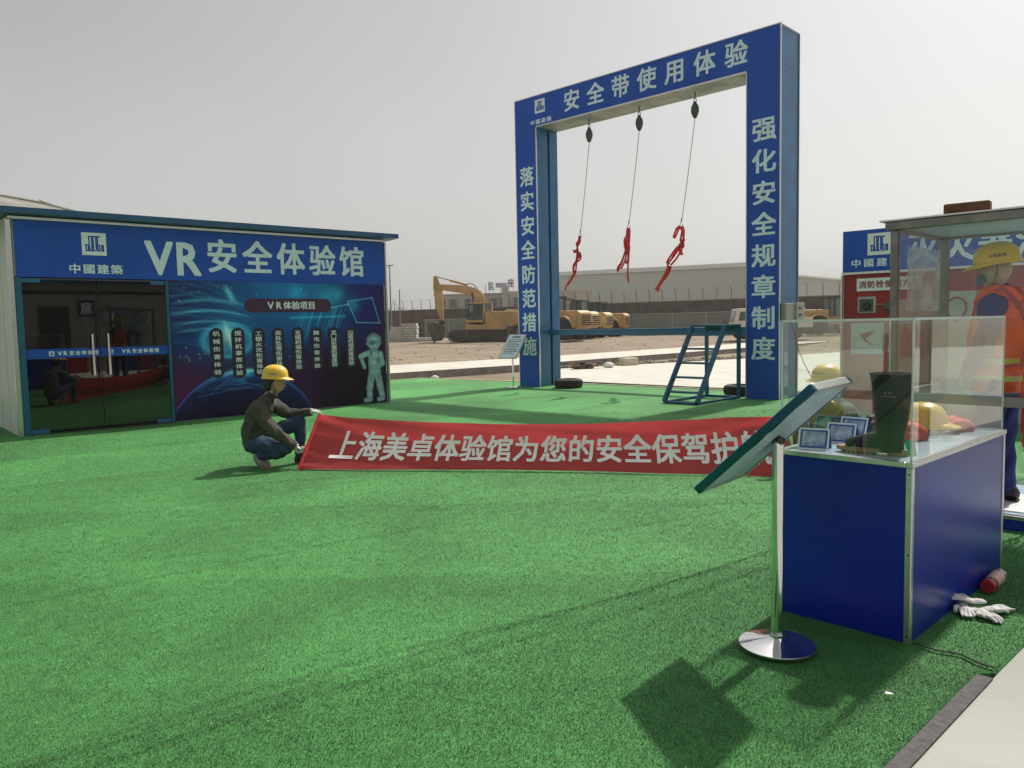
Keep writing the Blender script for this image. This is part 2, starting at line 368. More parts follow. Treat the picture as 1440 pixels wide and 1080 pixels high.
def blob(nodes, edges, voxel=.014, smooth=5, fold=.0, ff=30.):
    """one continuous surface round tapered limbs; node (x, y, z, r_depth[, r_side])"""
    bm = bmesh.new()
    for a, b_ in edges:
        vv = []
        for n in (nodes[a], nodes[b_]):
            r1 = n[3]; r2 = n[4] if len(n) > 4 else n[3]
            q = MB(); q.ball(n[:3], (r1, r2, min(r1, r2)), 14, 9); vv += [bm.verts.new(v) for v in q.v]
        h = bmesh.ops.convex_hull(bm, input=vv)
        bmesh.ops.delete(bm, geom=list({g for g in h['geom_interior'] + h['geom_unused'] if isinstance(g, bmesh.types.BMVert)}), context='VERTS')
    me = bpy.data.meshes.new('bl'); bm.to_mesh(me); bm.free(); o = bpy.data.objects.new('bl', me); COL.objects.link(o)
    m = o.modifiers.new('r', 'REMESH'); m.mode = 'VOXEL'; m.voxel_size = voxel
    m = o.modifiers.new('s', 'SMOOTH'); m.factor = .5; m.iterations = smooth
    bpy.context.view_layer.update(); m2 = bpy.data.meshes.new_from_object(o.evaluated_get(bpy.context.evaluated_depsgraph_get()))
    vs = []
    for v in m2.vertices:
        p = v.co; f = sin(ff * p.z + 9 * sin(7 * p.x + 5 * p.y)) * .5 + sin(ff * 1.7 * p.x - ff * p.z * .8 + 6 * p.y) * .35 + sin(ff * 2.3 * p.y + 8 * p.z) * .25
        vs.append(p + v.normal * fold * f)
    fs = [tuple(p.vertices) for p in m2.polygons]; bpy.data.objects.remove(o); bpy.data.meshes.remove(me); bpy.data.meshes.remove(m2)
    return vs, fs
def cr(P, n=6):                                       # smooth curve through points
    P = [Vector(p) for p in P]; P = [P[0] * 2 - P[1]] + P + [P[-1] * 2 - P[-2]]; out = []
    for i in range(1, len(P) - 2):
        for k in range(n):
            t = k / n; a, b_, c, d_ = P[i - 1], P[i], P[i + 1], P[i + 2]
            out.append(.5 * ((2 * b_) + (c - a) * t + (2 * a - 5 * b_ + 4 * c - d_) * t * t + (3 * b_ - a - 3 * c + d_) * t ** 3))
    return out + [P[-2]]
def chain(pts): return [(i, i + 1) for i in range(len(pts) - 1)]
def head_geo(b, c, yaw=0, pitch=0, s=1.0):            # face looks along +x before yaw
    T = Matrix.Translation(Vector(c)) @ Matrix.Rotation(yaw, 4, 'Z') @ Matrix.Rotation(pitch, 4, 'Y') @ Matrix.Scale(s, 4)
    n, m = 24, 18; vs = []; fs = []
    def P(th, ph):
        x = cos(ph) * cos(th); y = cos(ph) * sin(th); z = sin(ph)
        X = x * .098; Y = y * .078; Z = z * .118
        if z < 0: Y *= 1 - .30 * (-z) ** 1.4; X *= (1 - .12 * (-z)) if x > 0 else (1 - .42 * (-z))
        if x > .2 and z < -.35: X += .006
        fr = max(0, cos(th)) ** 24 if cos(ph) > .3 else 0
        X += .026 * fr * math.exp(-((z + .16) / .12) ** 2)                 # nose
        X += .010 * max(0, cos(th)) ** 8 * math.exp(-((z + .50) / .07) ** 2)     # lips
        X += .008 * max(0, cos(th)) ** 4 * math.exp(-((z - .18) / .10) ** 2)     # brow
        X -= .010 * math.exp(-((abs(th) - .42) / .18) ** 2) * math.exp(-((z - .02) / .10) ** 2)   # eye sockets
        return Vector((X, Y, Z))
    vs.append(P(0, -pi / 2))
    for j in range(1, m):
        for k in range(n):
            th = 2 * pi * k / n; th = th - 2 * pi if th > pi else th
            vs.append(P(th, -pi / 2 + pi * j / m))
    vs.append(P(0, pi / 2))
    for k in range(n): fs.append((0, 1 + (k + 1) % n, 1 + k)); fs.append((len(vs) - 1, 1 + (m - 2) * n + k, 1 + (m - 2) * n + (k + 1) % n))
    for j in range(m - 2):
        for k in range(n):
            a = 1 + j * n + k; q = 1 + j * n + (k + 1) % n; fs.append((a, q, q + n, a + n))
    b.add([T @ v for v in vs], fs)
    for sy in (-1, 1): b.ball((-.005, sy * .078, -.015), (.016, .008, .030), 10, 8, T)      # ears
    return T
def hat_geo(b, T, s=1.0):                              # hard hat: dome, ridges, brim; T places it on the crown
    n = 40; rows = [(1.0, 0, 0), (.995, .18, 0), (.97, .36, 0), (.91, .56, 0), (.80, .73, 0), (.62, .87, 0), (.40, .96, 0), (.18, .995, 0)]
    vs = []; fs = []
    def R(th): return .138 * abs(cos(th)) ** 2 + .112 * abs(sin(th)) ** 2
    for sgn, k_ in ((1, 1.0), (-1, .95)):
        ring = []
        for rr, h, _ in rows:
            for k in range(n):
                th = 2 * pi * k / n; r = R(th) * rr * k_
                x = r * cos(th); y = r * sin(th); z = h * .132 * k_
                if sgn > 0 and abs(y) < .028 and h > .3: z += .006
                vs.append(Vector((x, y, z)))
        vs.append(Vector((0, 0, .132 * k_ + (.006 if sgn > 0 else 0))))
    N = len(rows) * n + 1
    for base, flip in ((0, False), (N, True)):
        for j in range(len(rows) - 1):
            for k in range(n):
                a = base + j * n + k; q = base + j * n + (k + 1) % n; f = (a, q, q + n, a + n); fs.append(f[::-1] if flip else f)
        top = base + N - 1; j = base + (len(rows) - 1) * n
        for k in range(n): f = (j + k, j + (k + 1) % n, top); fs.append(f[::-1] if flip else f)
    # brim
    b0 = len(vs)
    for k in range(n):
        th = 2 * pi * k / n; front = max(0, cos(th)) ** 2
        e = .012 + .050 * front; r = R(th)
        vs += [Vector((r * .95 * cos(th), r * .95 * sin(th), -.002)), Vector(((r + e) * cos(th), (r + e * .6) * sin(th), -.012 - .010 * front)),
               Vector(((r + e) * cos(th), (r + e * .6) * sin(th), -.007 - .010 * front)), Vector((r * cos(th), r * sin(th), .010))]
    for k in range(n):
        a = b0 + 4 * k; q = b0 + 4 * ((k + 1) % n)
        for i in range(3): fs.append((a + i, a + i + 1, q + i + 1, q + i))
    b.add([T @ (v * s) for v in vs], fs)
def hand_geo(b, wrist, direc, palm_up, size=.175, curl=.6, thumb=1, r=.0095, sub=1, spread=.5):
    """hand as palm + five separate finger chains; direc = pointing direction, palm_up = back-of-hand normal"""
    d = Vector(direc).normalized(); nrm = Vector(palm_up); nrm = (nrm - d * nrm.dot(d)).normalized(); sd_ = d.cross(nrm) * thumb
    W = Vector(wrist); k = size / .19
    q = [W, W + d * .045 * k, W + d * .085 * k]
    nodes = [(*q[0], .026 * k, .020 * k), (*q[1], .036 * k, .019 * k), (*q[2], .038 * k, .015 * k)]
    vs, fs = skin(nodes, chain(nodes), 1); b.add(vs, fs)
    # flat palm
    for i, (off, ln) in enumerate(((.030, .070), (.010, .080), (-.010, .074), (-.029, .058))):
        p = W + d * .060 * k + sd_ * off * .8 * k; pts = [p]; a = 0
        dd = (d + sd_ * off * spread * 6 * .5).normalized(); p = p + dd * .030 * k; pts.append(p)
        for seg in (.46, .30, .26):
            a += curl * (.9 if seg == .46 else 1)
            p = p + (dd * cos(a) - nrm * sin(a)) * ln * seg * k; pts.append(p)
        nodes = [(*pp, (r + .001) * k if j < 2 else (r - .0006 * j) * k) for j, pp in enumerate(pts)]
        vs, fs = skin(nodes, chain(nodes), sub); b.add(vs, fs)
    p0 = W + d * .022 * k + sd_ * .014 * k; p1 = p0 + (d * .5 + sd_ * .75).normalized() * .036 * k
    p2 = p1 + (d * .85 + sd_ * .3 - nrm * curl * .7).normalized() * .030 * k; p3 = p2 + (d * .9 - sd_ * .1 - nrm * curl).normalized() * .024 * k
    nodes = [(*p0, (r + .004) * k), (*p1, (r + .003) * k), (*p2, (r + .001) * k), (*p3, r * .9 * k)]
    vs, fs = skin(nodes, chain(nodes), sub); b.add(vs, fs)
def shoe_geo(bu, bs, heel, toe, h=.09, w=.085):
    """upper into bu, sole into bs; heel and toe are points on the sole underside"""
    H = Vector(heel); Tt = Vector(toe); d = (Tt - H); L = d.length; d.normalize(); side = Vector((0, 0, 1)).cross(d)
    side = side.normalized() if side.length > .05 else Vector((0, 1, 0)); up = d.cross(side); up = -up if up.z < -0.01 else up
    secs = [(0, .62, .75), (.08, .8, 1.0), (.3, .78, .98), (.45, .85, .75), (.65, 1.0, .58), (.85, .95, .46), (1.0, .5, .3)]
    for bb, z0, z1 in ((bs, 0, .022), (bu, .020, None)):
        rings = []
        for t, ww, hh in secs:
            c = H + d * L * t; top = z1 if z1 else h * hh; wd = w * ww * (1.06 if z1 else 1)
            ring = []
            for a in range(10):
                th = 2 * pi * a / 10; x = cos(th); z = sin(th)
                ring.append(c + side * x * wd / 2 * (1 if z < .2 else .86) + up * (z0 + (top - z0) * (z * .5 + .5)))
            rings.append(ring)
        vs = [v for r_ in rings for v in r_]; fs = []
        for i in range(len(rings) - 1):
            for a in range(10): fs.append((i * 10 + a, i * 10 + (a + 1) % 10, i * 10 + 10 + (a + 1) % 10, i * 10 + 10 + a))
        fs.append(tuple(reversed(range(10)))); fs.append(tuple(range(len(vs) - 10, len(vs))))
        bb.add(vs, fs)

# ================================================================== THE SETTING
def hgt(x, y):                                         # relief of the loosely laid turf
    h = .004 * np.sin(x * 2.1 + y * .9) + .003 * np.sin(x * .7 - y * 1.9 + 1)
    nx, ny = -.573, .82                                # two long folds crossing the foreground
    d = (x + 1.683) * nx + (y - 2.6) * ny + .05 * np.sin(x * 1.7)
    h = h + .018 * np.exp(-(d / .05) ** 2) + .010 * np.exp(-((d + .17) / .04) ** 2)
    for cx, cy, ax, ay, L, a, wd in ((.9, 5.6, .9, .43, 1.0, .010, .05), (-1.8, 5.2, .97, .25, 1.4, .009, .06), (-3.4, 7.2, .9, .3, 2, .012, .08), (1.6, 6.2, .99, .1, 1.2, .010, .07), (-.6, 6.3, .8, -.3, 1.3, .008, .05), (-3.0, 4.6, .99, .1, 1.5, .009, .07), (2.2, 14.0, .98, .15, .8, .01, .06), (.2, 10.0, .9, -.2, 2.5, .012, .1)):
        t = (x - cx) * ax + (y - cy) * ay; q = -(x - cx) * ay + (y - cy) * ax
        h = h + a * np.exp(-(q / wd) ** 2) * np.exp(-(t / L) ** 2)
    return h
TURF = [(1.921, 3.164), (-2.1, -.63), (-15, -.6), (-15, 13.2), (-2.7, 22.85), (1.67, 19.45), (3.6, 17.75), (7.4, 14.05), (11.6, 9.9), (7.2, 8.1), (2.303, 3.436), (2.008, 3.165)]
def turf_mat(name, ca, cb, rough=.75):
    m = bpy.data.materials.new(name); m.use_nodes = True; n = m.node_tree.nodes; l = m.node_tree.links; b = n['Principled BSDF']
    b.inputs['Roughness'].default_value = rough; b.inputs['Specular IOR Level'].default_value = .35
    tc = n.new('ShaderNodeTexCoord'); n1 = n.new('ShaderNodeTexNoise'); n1.inputs['Scale'].default_value = 130; n1.inputs['Detail'].default_value = 3
    n2 = n.new('ShaderNodeTexNoise'); n2.inputs['Scale'].default_value = .55; n2.inputs['Detail'].default_value = 3; n2.inputs['Distortion'].default_value = .6
    n3 = n.new('ShaderNodeTexNoise'); n3.inputs['Scale'].default_value = 9; n3.inputs['Detail'].default_value = 6
    for q in (n1, n2, n3): l.new(tc.outputs['Object'], q.inputs['Vector'])
    r = n.new('ShaderNodeValToRGB'); r.color_ramp.elements[0].position = .30; r.color_ramp.elements[1].position = .72
    r.color_ramp.elements[0].color = (*ca, 1); r.color_ramp.elements[1].color = (*cb, 1); l.new(n1.outputs[0], r.inputs[0])
    mp = n.new('ShaderNodeMapRange'); mp.inputs[1].default_value = .35; mp.inputs[2].default_value = .65; mp.inputs[3].default_value = .80; mp.inputs[4].default_value = 1.18; l.new(n2.outputs[0], mp.inputs[0])
    mp3 = n.new('ShaderNodeMapRange'); mp3.inputs[1].default_value = .3; mp3.inputs[2].default_value = .7; mp3.inputs[3].default_value = .86; mp3.inputs[4].default_value = 1.12; l.new(n3.outputs[0], mp3.inputs[0])
    mu0 = n.new('ShaderNodeMath'); mu0.operation = 'MULTIPLY'; l.new(mp.outputs[0], mu0.inputs[0]); l.new(mp3.outputs[0], mu0.inputs[1])
    # rolls two metres wide, each with its own fixed tone, the near one darkest, butted together at a thin joint
    dt = n.new('ShaderNodeVectorMath'); dt.operation = 'DOT_PRODUCT'; dt.inputs[1].default_value = (-.2865, .41, 0); l.new(tc.outputs['Object'], dt.inputs[0])
    of_ = n.new('ShaderNodeMath'); of_.operation = 'ADD'; of_.inputs[1].default_value = 10.452; l.new(dt.outputs['Value'], of_.inputs[0])
    fl = n.new('ShaderNodeMath'); fl.operation = 'FLOOR'; l.new(of_.outputs[0], fl.inputs[0]); wk = n.new('ShaderNodeMath'); wk.operation = 'MULTIPLY_ADD'; wk.inputs[1].default_value = 2.4; wk.inputs[2].default_value = -27.97; l.new(fl.outputs[0], wk.inputs[0]); wn_ = n.new('ShaderNodeMath'); wn_.operation = 'SINE'; l.new(wk.outputs[0], wn_.inputs[0])
    mr = n.new('ShaderNodeMapRange'); mr.inputs[1].default_value = -1; mr.inputs[3].default_value = .86; mr.inputs[4].default_value = 1.06; l.new(wn_.outputs[0], mr.inputs[0])
    fr_ = n.new('ShaderNodeMath'); fr_.operation = 'FRACT'; l.new(of_.outputs[0], fr_.inputs[0]); pp = n.new('ShaderNodeMath'); pp.operation = 'PINGPONG'; pp.inputs[1].default_value = .5; l.new(fr_.outputs[0], pp.inputs[0])
    sj = n.new('ShaderNodeMapRange'); sj.inputs[1].default_value = .0; sj.inputs[2].default_value = .010; sj.inputs[3].default_value = .72; sj.inputs[4].default_value = 1; l.new(pp.outputs[0], sj.inputs[0])
    m1 = n.new('ShaderNodeMath'); m1.operation = 'MULTIPLY'; l.new(mr.outputs[0], m1.inputs[0]); l.new(sj.outputs[0], m1.inputs[1])
    mu = n.new('ShaderNodeMath'); mu.operation = 'MULTIPLY'; l.new(mu0.outputs[0], mu.inputs[0]); l.new(m1.outputs[0], mu.inputs[1])
    hs_ = n.new('ShaderNodeHueSaturation'); l.new(mu.outputs[0], hs_.inputs['Value']); l.new(r.outputs[0], hs_.inputs['Color']); l.new(hs_.outputs[0], b.inputs['Base Color'])
    if name == 'turf_blades':                            # bent soft fibres: blend the flat triangle's normal with the lie of the pile
        ge = n.new('ShaderNodeNewGeometry'); v1 = n.new('ShaderNodeVectorMath'); v1.operation = 'SCALE'; v1.inputs['Scale'].default_value = .28
        v2 = n.new('ShaderNodeVectorMath'); v2.operation = 'ADD'; v2.inputs[1].default_value = (0, 0, 1); v3 = n.new('ShaderNodeVectorMath'); v3.operation = 'NORMALIZE'
        l.new(ge.outputs['Normal'], v1.inputs[0]); l.new(v1.outputs[0], v2.inputs[0]); l.new(v2.outputs[0], v3.inputs[0]); l.new(v3.outputs[0], b.inputs['Normal'])
    else:
        bp = n.new('ShaderNodeBump'); bp.inputs['Strength'].default_value = .6; bp.inputs['Distance'].default_value = .01; l.new(n1.outputs[0], bp.inputs['Height']); l.new(bp.outputs[0], b.inputs['Normal'])
    return m
M['turf'] = turf_mat('artificial_turf', (.038, .185, .042), (.094, .33, .088))
M['blade'] = turf_mat('turf_blades', (.046, .190, .046), (.092, .315, .082), .6)
def sheet(name, poly, mat_, z, xs, ys, hf=None):
    bm = bmesh.new(); vs = [bm.verts.new((x, y, z)) for x, y in poly]; bm.faces.new(vs)
    for x in xs: bmesh.ops.bisect_plane(bm, geom=bm.verts[:] + bm.edges[:] + bm.faces[:], plane_co=(x, 0, 0), plane_no=(1, 0, 0))
    for y in ys: bmesh.ops.bisect_plane(bm, geom=bm.verts[:] + bm.edges[:] + bm.faces[:], plane_co=(0, y, 0), plane_no=(0, 1, 0))
    bmesh.ops.triangulate(bm, faces=bm.faces[:])
    if hf:
        for v in bm.verts: v.co.z = z + float(hf(v.co.x, v.co.y))
    bmesh.ops.recalc_face_normals(bm, faces=bm.faces)
    me = bpy.data.meshes.new(name); bm.to_mesh(me); bm.free(); me.materials.append(mat_)
    me.polygons.foreach_set('use_smooth', [True] * len(me.polygons))
    if me.polygons[0].normal.z < 0: me.flip_normals()
    return tag(link(bpy.data.objects.new(name, me)), kind='structure')
turf = sheet('turf', TURF, M['turf'], 0, np.r_[np.arange(-5, 3.5, .05), np.arange(-14, 11, .5)], np.r_[np.arange(2.2, 7.5, .05), np.arange(7.5, 21, .25)], hgt)
so_ = turf.modifiers.new('thick', 'SOLIDIFY'); so_.thickness = .018; so_.offset = -1
# blades of the artificial turf
def inpoly(x, y, P):
    r = np.zeros(x.shape, bool); n = len(P)
    for i in range(n):
        x1, y1 = P[i]; x2, y2 = P[(i + 1) % n]
        c = ((y1 > y) != (y2 > y)) & (x < (x2 - x1) * (y - y1) / (y2 - y1 + 1e-12) + x1); r ^= c
    return r
def blades():
    X = []; Y = []; Hh = []; Wd = []
    for y0, y1, dens, hh, wd in ((2.0, 3.2, 60000, .0085, .0019), (3.2, 4.6, 36000, .0088, .0023), (4.6, 6.5, 16000, .009, .0031), (6.5, 9.5, 6000, .0095, .0044), (9.5, 13, 2200, .010, .0065)):
        wdt = .72 * y1; A = 2 * wdt * (y1 - y0); n = int(A * dens)
        x = rng.uniform(-wdt, wdt, n); y = rng.uniform(y0, y1, n)
        k = (np.abs(x) < .70 * y + .05) & inpoly(x, y, TURF)
        cx = (x - 1.794) * .7275 + (y - 3.466) * .6862; cy = -(x - 1.794) * .6862 + (y - 3.466) * .7275
        k &= ~((cx > 0) & (cx < 1.42) & (cy > 0) & (cy < .64))
        k &= ~(np.hypot(x - 1.19, y - 3.47) < .172)
        x = x[k]; y = y[k]; X.append(x); Y.append(y); Hh.append(np.full(x.shape, hh)); Wd.append(np.full(x.shape, wd))
    X = np.concatenate(X); Y = np.concatenate(Y); Hh = np.concatenate(Hh); Wd = np.concatenate(Wd); n = len(X)
    Z = hgt(X, Y); Hh = Hh * rng.uniform(.5, 1.25, n); a = rng.uniform(0, 2 * pi, n); ln = rng.uniform(.15, .9, n) * Hh; la = rng.uniform(0, 2 * pi, n)
    d = (X + 1.683) * -.573 + (Y - 2.6) * .82            # each roll of turf has its own nap
    nap = np.where(d < 0, 1, -1) * .35 * Hh
    P = np.empty((n, 3, 3)); dx = np.cos(a) * Wd / 2; dy = np.sin(a) * Wd / 2
    P[:, 0] = np.stack([X - dx, Y - dy, Z - .002], 1); P[:, 1] = np.stack([X + dx, Y + dy, Z - .002], 1)
    P[:, 2] = np.stack([X + np.cos(la) * ln + nap * .3, Y + np.sin(la) * ln + nap * -.9, Z + Hh], 1)
    me = bpy.data.meshes.new('turf_blades'); me.vertices.add(3 * n); me.vertices.foreach_set('co', P.ravel())
    me.loops.add(3 * n); me.loops.foreach_set('vertex_index', np.arange(3 * n, dtype=np.int32))
    me.polygons.add(n); me.polygons.foreach_set('loop_start', np.arange(0, 3 * n, 3, dtype=np.int32))
    me.update(calc_edges=True); me.materials.append(M['blade'])
    o = link(bpy.data.objects.new('turf_blades', me)); tag(o, 'short green plastic blades of the artificial turf lawn', 'artificial grass', kind='stuff')
    print('blades', n)
blades()
# small pale bits scattered on the turf
def litter():
    b = MB()
    for i in range(260):
        y = 2.4 + 7 * random.random() ** 1.3; x = random.uniform(-.66, .66) * y
        if not inpoly(np.array([x]), np.array([y]), TURF)[0]: continue
        s = random.uniform(.0015, .0045); z = float(hgt(x, y)) + .012; b.ball((x, y, z), (s, s * random.uniform(.5, 1), s * .5), 5, 3)
    tag(b.build('grit', mat('pale_grit', (.6, .62, .5), .8), None), 'tiny pale crumbs of grit scattered over the green turf', 'grit', kind='stuff')
litter()
# dark seam between two turf pieces
b = MB(); seam = [(1.805, 3.452), (1.84, 3.405), (1.876, 3.36), (1.915, 3.345), (1.95, 3.318), (1.965, 3.26), (1.98, 3.225), (2.012, 3.185)]
b.ribbon([(x, y, float(hgt(x, y)) + .013) for x, y in seam], .012, t=.002)
tag(b.build('turf_seam', M['grassgap']), 'thin dark open seam in the turf at the display cabinet corner', 'seam')
# rubber strip by the edge of the turf
d = Vector((.7275, .6862)); nrm = Vector((.6862, -.7275)); a0 = Vector((1.921, 3.164))
b = MB(); P0 = a0 + nrm * .004; P1 = a0 - d * 5.5 + nrm * .004
b.slab([(P0.x, P0.y), (P1.x, P1.y), (P1.x + nrm.x * .060, P1.y + nrm.y * .060), (P0.x + nrm.x * .060, P0.y + nrm.y * .060)], -.03, .004)
tag(b.build('kerb_strip', M['strip']), kind='structure')
# concrete apron on the right: separate bays with open joints
apron = tag(bpy.data.objects.new('concrete_apron', None), kind='structure'); link(apron)
E0 = Vector((1.314, 2.491)) - d * 6 ; E0 = Vector((1.962, 3.120)) - d * 8.3
bayn = 0
for i in range(0, 8):
    for j in range(0, 6):
        if i == 7 and j == 0: pass
        p = E0 + d * 3.2 * i + nrm * 3.6 * j; q = p + d * 3.188; q2 = q + nrm * 3.588; p2 = p + nrm * 3.588
        MB().slab([(v.x, v.y) for v in (p2, q2, q, p)][::-1], -.14, -.006).build('concrete_bay', M['apron'], apron)
tag(one('sub_base', M['concside'], None, lambda b: b.slab([(E0.x - .05, E0.y), (E0.x + 24 * .7275, E0.y + 24 * .6862), (E0.x + 24 * .7275 + 22 * .6862, E0.y + 24 * .6862 - 22 * .7275), (E0.x + 22 * .6862, E0.y - 22 * .7275)][::-1], -.2, -.06)), kind='structure')

# bare dirt as one large sheet
def dirt_h(x, y):
    r = y * .8 + x * .2
    t = np.clip((r - 30) / 22, 0, 1); base = -.10 + .46 * t * t * (3 - 2 * t)
    k = np.clip((r - 18) / 12, 0, 1)
    n = (np.sin(x * 1.3 + 1.7 * np.sin(y * .7)) * np.sin(y * 1.1 + x * .4) * .02 + np.sin(x * 3.7 + y * 2.3) * np.sin(y * 4.1 - x) * .008)
    return base + n * k
def dirt():
    xs = np.concatenate([-np.geomspace(600, 32, 14), np.arange(-30, 30, .6), np.geomspace(32, 600, 14)])
    ys = np.concatenate([np.linspace(-80, 14, 12), np.arange(15, 62, .5), np.geomspace(63, 900, 30)])
    XX, YY = np.meshgrid(xs, ys); ZZ = dirt_h(XX, YY); nx, ny = len(xs), len(ys)
    vs = np.stack([XX.ravel(), YY.ravel(), ZZ.ravel()], 1); fs = [(j * nx + i, j * nx + i + 1, (j + 1) * nx + i + 1, (j + 1) * nx + i) for j in range(ny - 1) for i in range(nx - 1)]
    me = bpy.data.meshes.new('dirt_ground'); me.from_pydata(vs.tolist(), [], fs); me.polygons.foreach_set('use_smooth', [True] * len(fs))
    m = mat('bare_dirt', (.17, .130, .090), .95, scale=.35, col2=(.265, .208, .148), bump=.6, bscale=5, detail=9); me.materials.append(m)
    tag(link(bpy.data.objects.new('dirt_ground', me)), kind='structure')
dirt()
# tyre tracks and clods on the dirt
b = MB()
for i in range(450):
    y = random.uniform(27, 60); x = random.uniform(-.25, .45) * y; s = random.uniform(.02, .09) * (1 if random.random() < .9 else 2)
    z = float(dirt_h(x, y)); b.ball((x, y, z), (s, s * random.uniform(.6, 1.2), s * .6), 6, 4)
tag(b.build('clods', M['rubble'], None), 'loose clods and stones strewn over the bare brown dirt', 'stones', kind='stuff')

# raised concrete road across the dirt
def strip_poly(pts_near, pts_far): return pts_near + pts_far[::-1]
road_near = [(-26, 9.1), (-3.68, 23.16), (.28, 26.58), (11.66, 38.8), (40, 68.5)]
road_far = [(-31, 13.4), (-4.44, 27.99), (.9, 32.6), (15.2, 48.0), (44, 77)]
b = MB(); b.slab(strip_poly([(x, y) for x, y in road_near], road_far), -.16, .15)
road = tag(b.build('concrete_road', [M['concrete'], M['concside']], None, fixn=True), kind='structure')
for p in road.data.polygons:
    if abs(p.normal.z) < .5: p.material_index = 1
b = MB(); b.slab([(1.0, 21.55), (5.29, 17.35), (12.5, 10.2), (34, 10.5), (52, 60), (30.6, 47.2), (9.66, 31.6), (1.79, 26.98), (.55, 26.1)], -.12, -.03)
slab = tag(b.build('concrete_yard', [M['concrete'], M['concside']], None, fixn=True), kind='structure')
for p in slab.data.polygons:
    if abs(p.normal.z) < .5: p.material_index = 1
# pale timber edging along the far side of the turf
b = MB()
for p, q in (((-7.6, 18.05), (-2.7, 22.93)), ((-2.7, 22.93), (1.7, 19.5)), ((1.7, 19.5), (3.65, 17.8)), ((3.65, 17.8), (7.5, 14.1))):
    b.bar((*p, -.01), (*q, -.01), .06, .05)
tag(b.build('edging_board', M['stick']), 'thin pale timber edging along the far side of the turf', 'edging')

# rubble between road and yard
b = MB()
for i in range(420):
    t = random.random(); x = .8 + 10 * t; y = 26.9 + 5.6 * t + random.uniform(.0, 1.3) + .2 * t; s = random.uniform(.02, .10) * random.random() + .02
    b.ball((x, y, -.06 + s * .3), (s * random.uniform(.8, 1.6), s, s * .7), 6, 4)
tag(b.build('rubble', M['rubble']), 'ridge of broken stones and soil between road and concrete yard', 'rubble', kind='stuff')
b = MB(); 
pile = empty('brick_pile', (2.55, 26.6, -.04), .3, 'low pile of old dark bricks lying beyond the left gate pillar', 'bricks')
for i in range(26):
    T = Matrix.Translation((random.uniform(-.55, .55), random.uniform(-.2, .2), random.choice((.05, .05, .12, .18)) * (1 - 0 * i))) @ Matrix.Rotation(random.uniform(-.5, .5), 4, 'Z') @ Matrix.Rotation(random.uniform(-.15, .15), 4, 'Y')
    MB().box(-.12, -.06, -.03, .12, .06, .03, T).build('brick', M['exdark'] if i % 3 else M['brick'], pile)
def rock(name, loc, s, m, label, cat, group=None):
    bm = bmesh.new(); bmesh.ops.create_icosphere(bm, subdivisions=2, radius=1)
    for v in bm.verts: v.co = Vector((v.co.x * s[0], v.co.y * s[1], v.co.z * s[2])) * random.uniform(.8, 1.15)
    me = bpy.data.meshes.new(name); bm.to_mesh(me); bm.free(); me.materials.append(m); o = link(bpy.data.objects.new(name, me)); o.location = loc; return tag(o, label, cat, group)
rock('broken_plaster', (3.35, 26.9, .06), (.22, .12, .1), M['whitecast'], 'white lump of broken plaster beside the dark brick pile', 'debris')
tag(one('cement_block', M['blockm'], None, lambda b: b.box(-.3, -.2, 0, .3, .2, .32, Matrix.Translation((4.25, 28.2, -.08)) @ Matrix.Rotation(.4, 4, 'Z')), bevel=.03), 'beige cement block standing alone by the edge of the road', 'block')
rock('white_stone', (-2.25, 22.75, .03), (.12, .07, .06), M['whitecast'], 'white stone lying on the far corner of the turf', 'stone')

# ================================================================== LEFT BUILDING
BY = .7193
bld = empty('exhibition_building', (-7.25, 11.446, 0), BY, 'long white building with blue fascia sign and glass double door, left of the lawn', 'building')
L_, D_, H_ = 6.32, 4.2, 3.25
one('side_wall', M['panelwhite'], bld, lambda b: b.box(-.03, .06, 0, .03, D_, H_ - .02))
for i in range(1, 6): one('wall_joint', M['alu'], bld, lambda b: b.box(-.036, .06 + i * .7, 0, -.03, .06 + i * .7 + .012, H_ - .1))
one('skirting_rail', M['alu'], bld, lambda b: b.box(-.042, .07, .42, -.03, D_, .46))
one('end_wall', M['panelwhite'], bld, lambda b: b.box(L_ - .04, .06, 0, L_ + .01, D_, H_ - .02))
one('rear_wall', M['panelwhite'], bld, lambda b: b.box(0, D_, 0, L_, D_ + .06, H_ - .02))
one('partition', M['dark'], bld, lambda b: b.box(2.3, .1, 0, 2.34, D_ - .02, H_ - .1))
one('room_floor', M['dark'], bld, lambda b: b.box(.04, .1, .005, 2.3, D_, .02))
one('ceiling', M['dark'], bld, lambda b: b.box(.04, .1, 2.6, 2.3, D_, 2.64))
one('fascia_backing', M['panelwhite'], bld, lambda b: b.box(.03, .03, 2.37, L_, .09, H_ - .03))
one('front_wall', M['panelwhite'], bld, lambda b: b.box(2.19, .03, 0, L_ - .045, .09, 2.365))
sg = one('fascia_sign', M['signblue'], bld, lambda b: b.box(.05, 0, 2.36, L_, .028, 3.19))
b = MB(); line(b, 'VR', 2.06, 2.53, 2.71, .62, .56, .024, lambda x, z: Vector((x, -.004, z)))
line(b, '安全体验馆', 3.09, 5.60, 2.78, .56, .52, .022, lambda x, z: Vector((x, -.004, z)))
b.build('lettering', M['letterwhite'], sg)
b = MB(); line(b, '中國建築', .82, 1.41, 2.50, .145, .165, .022, lambda x, z: Vector((x, -.004, z))); b.build('lettering', M['letterwhite'], sg)
logo(sg, 1.105, 2.885, .345, -.001)
one('top_trim', M['alu'], bld, lambda b: b.box(-.02, -.03, 3.195, L_ + .02, .03, 3.24), bevel=.005)
one('corner_trim', M['alu'], bld, lambda b: b.box(-.055, -.012, 0, .012, .05, 3.19), bevel=.005)
one('corner_trim', M['alu'], bld, lambda b: b.box(L_ + .012, -.02, 0, L_ + .05, .05, 3.19), bevel=.005)
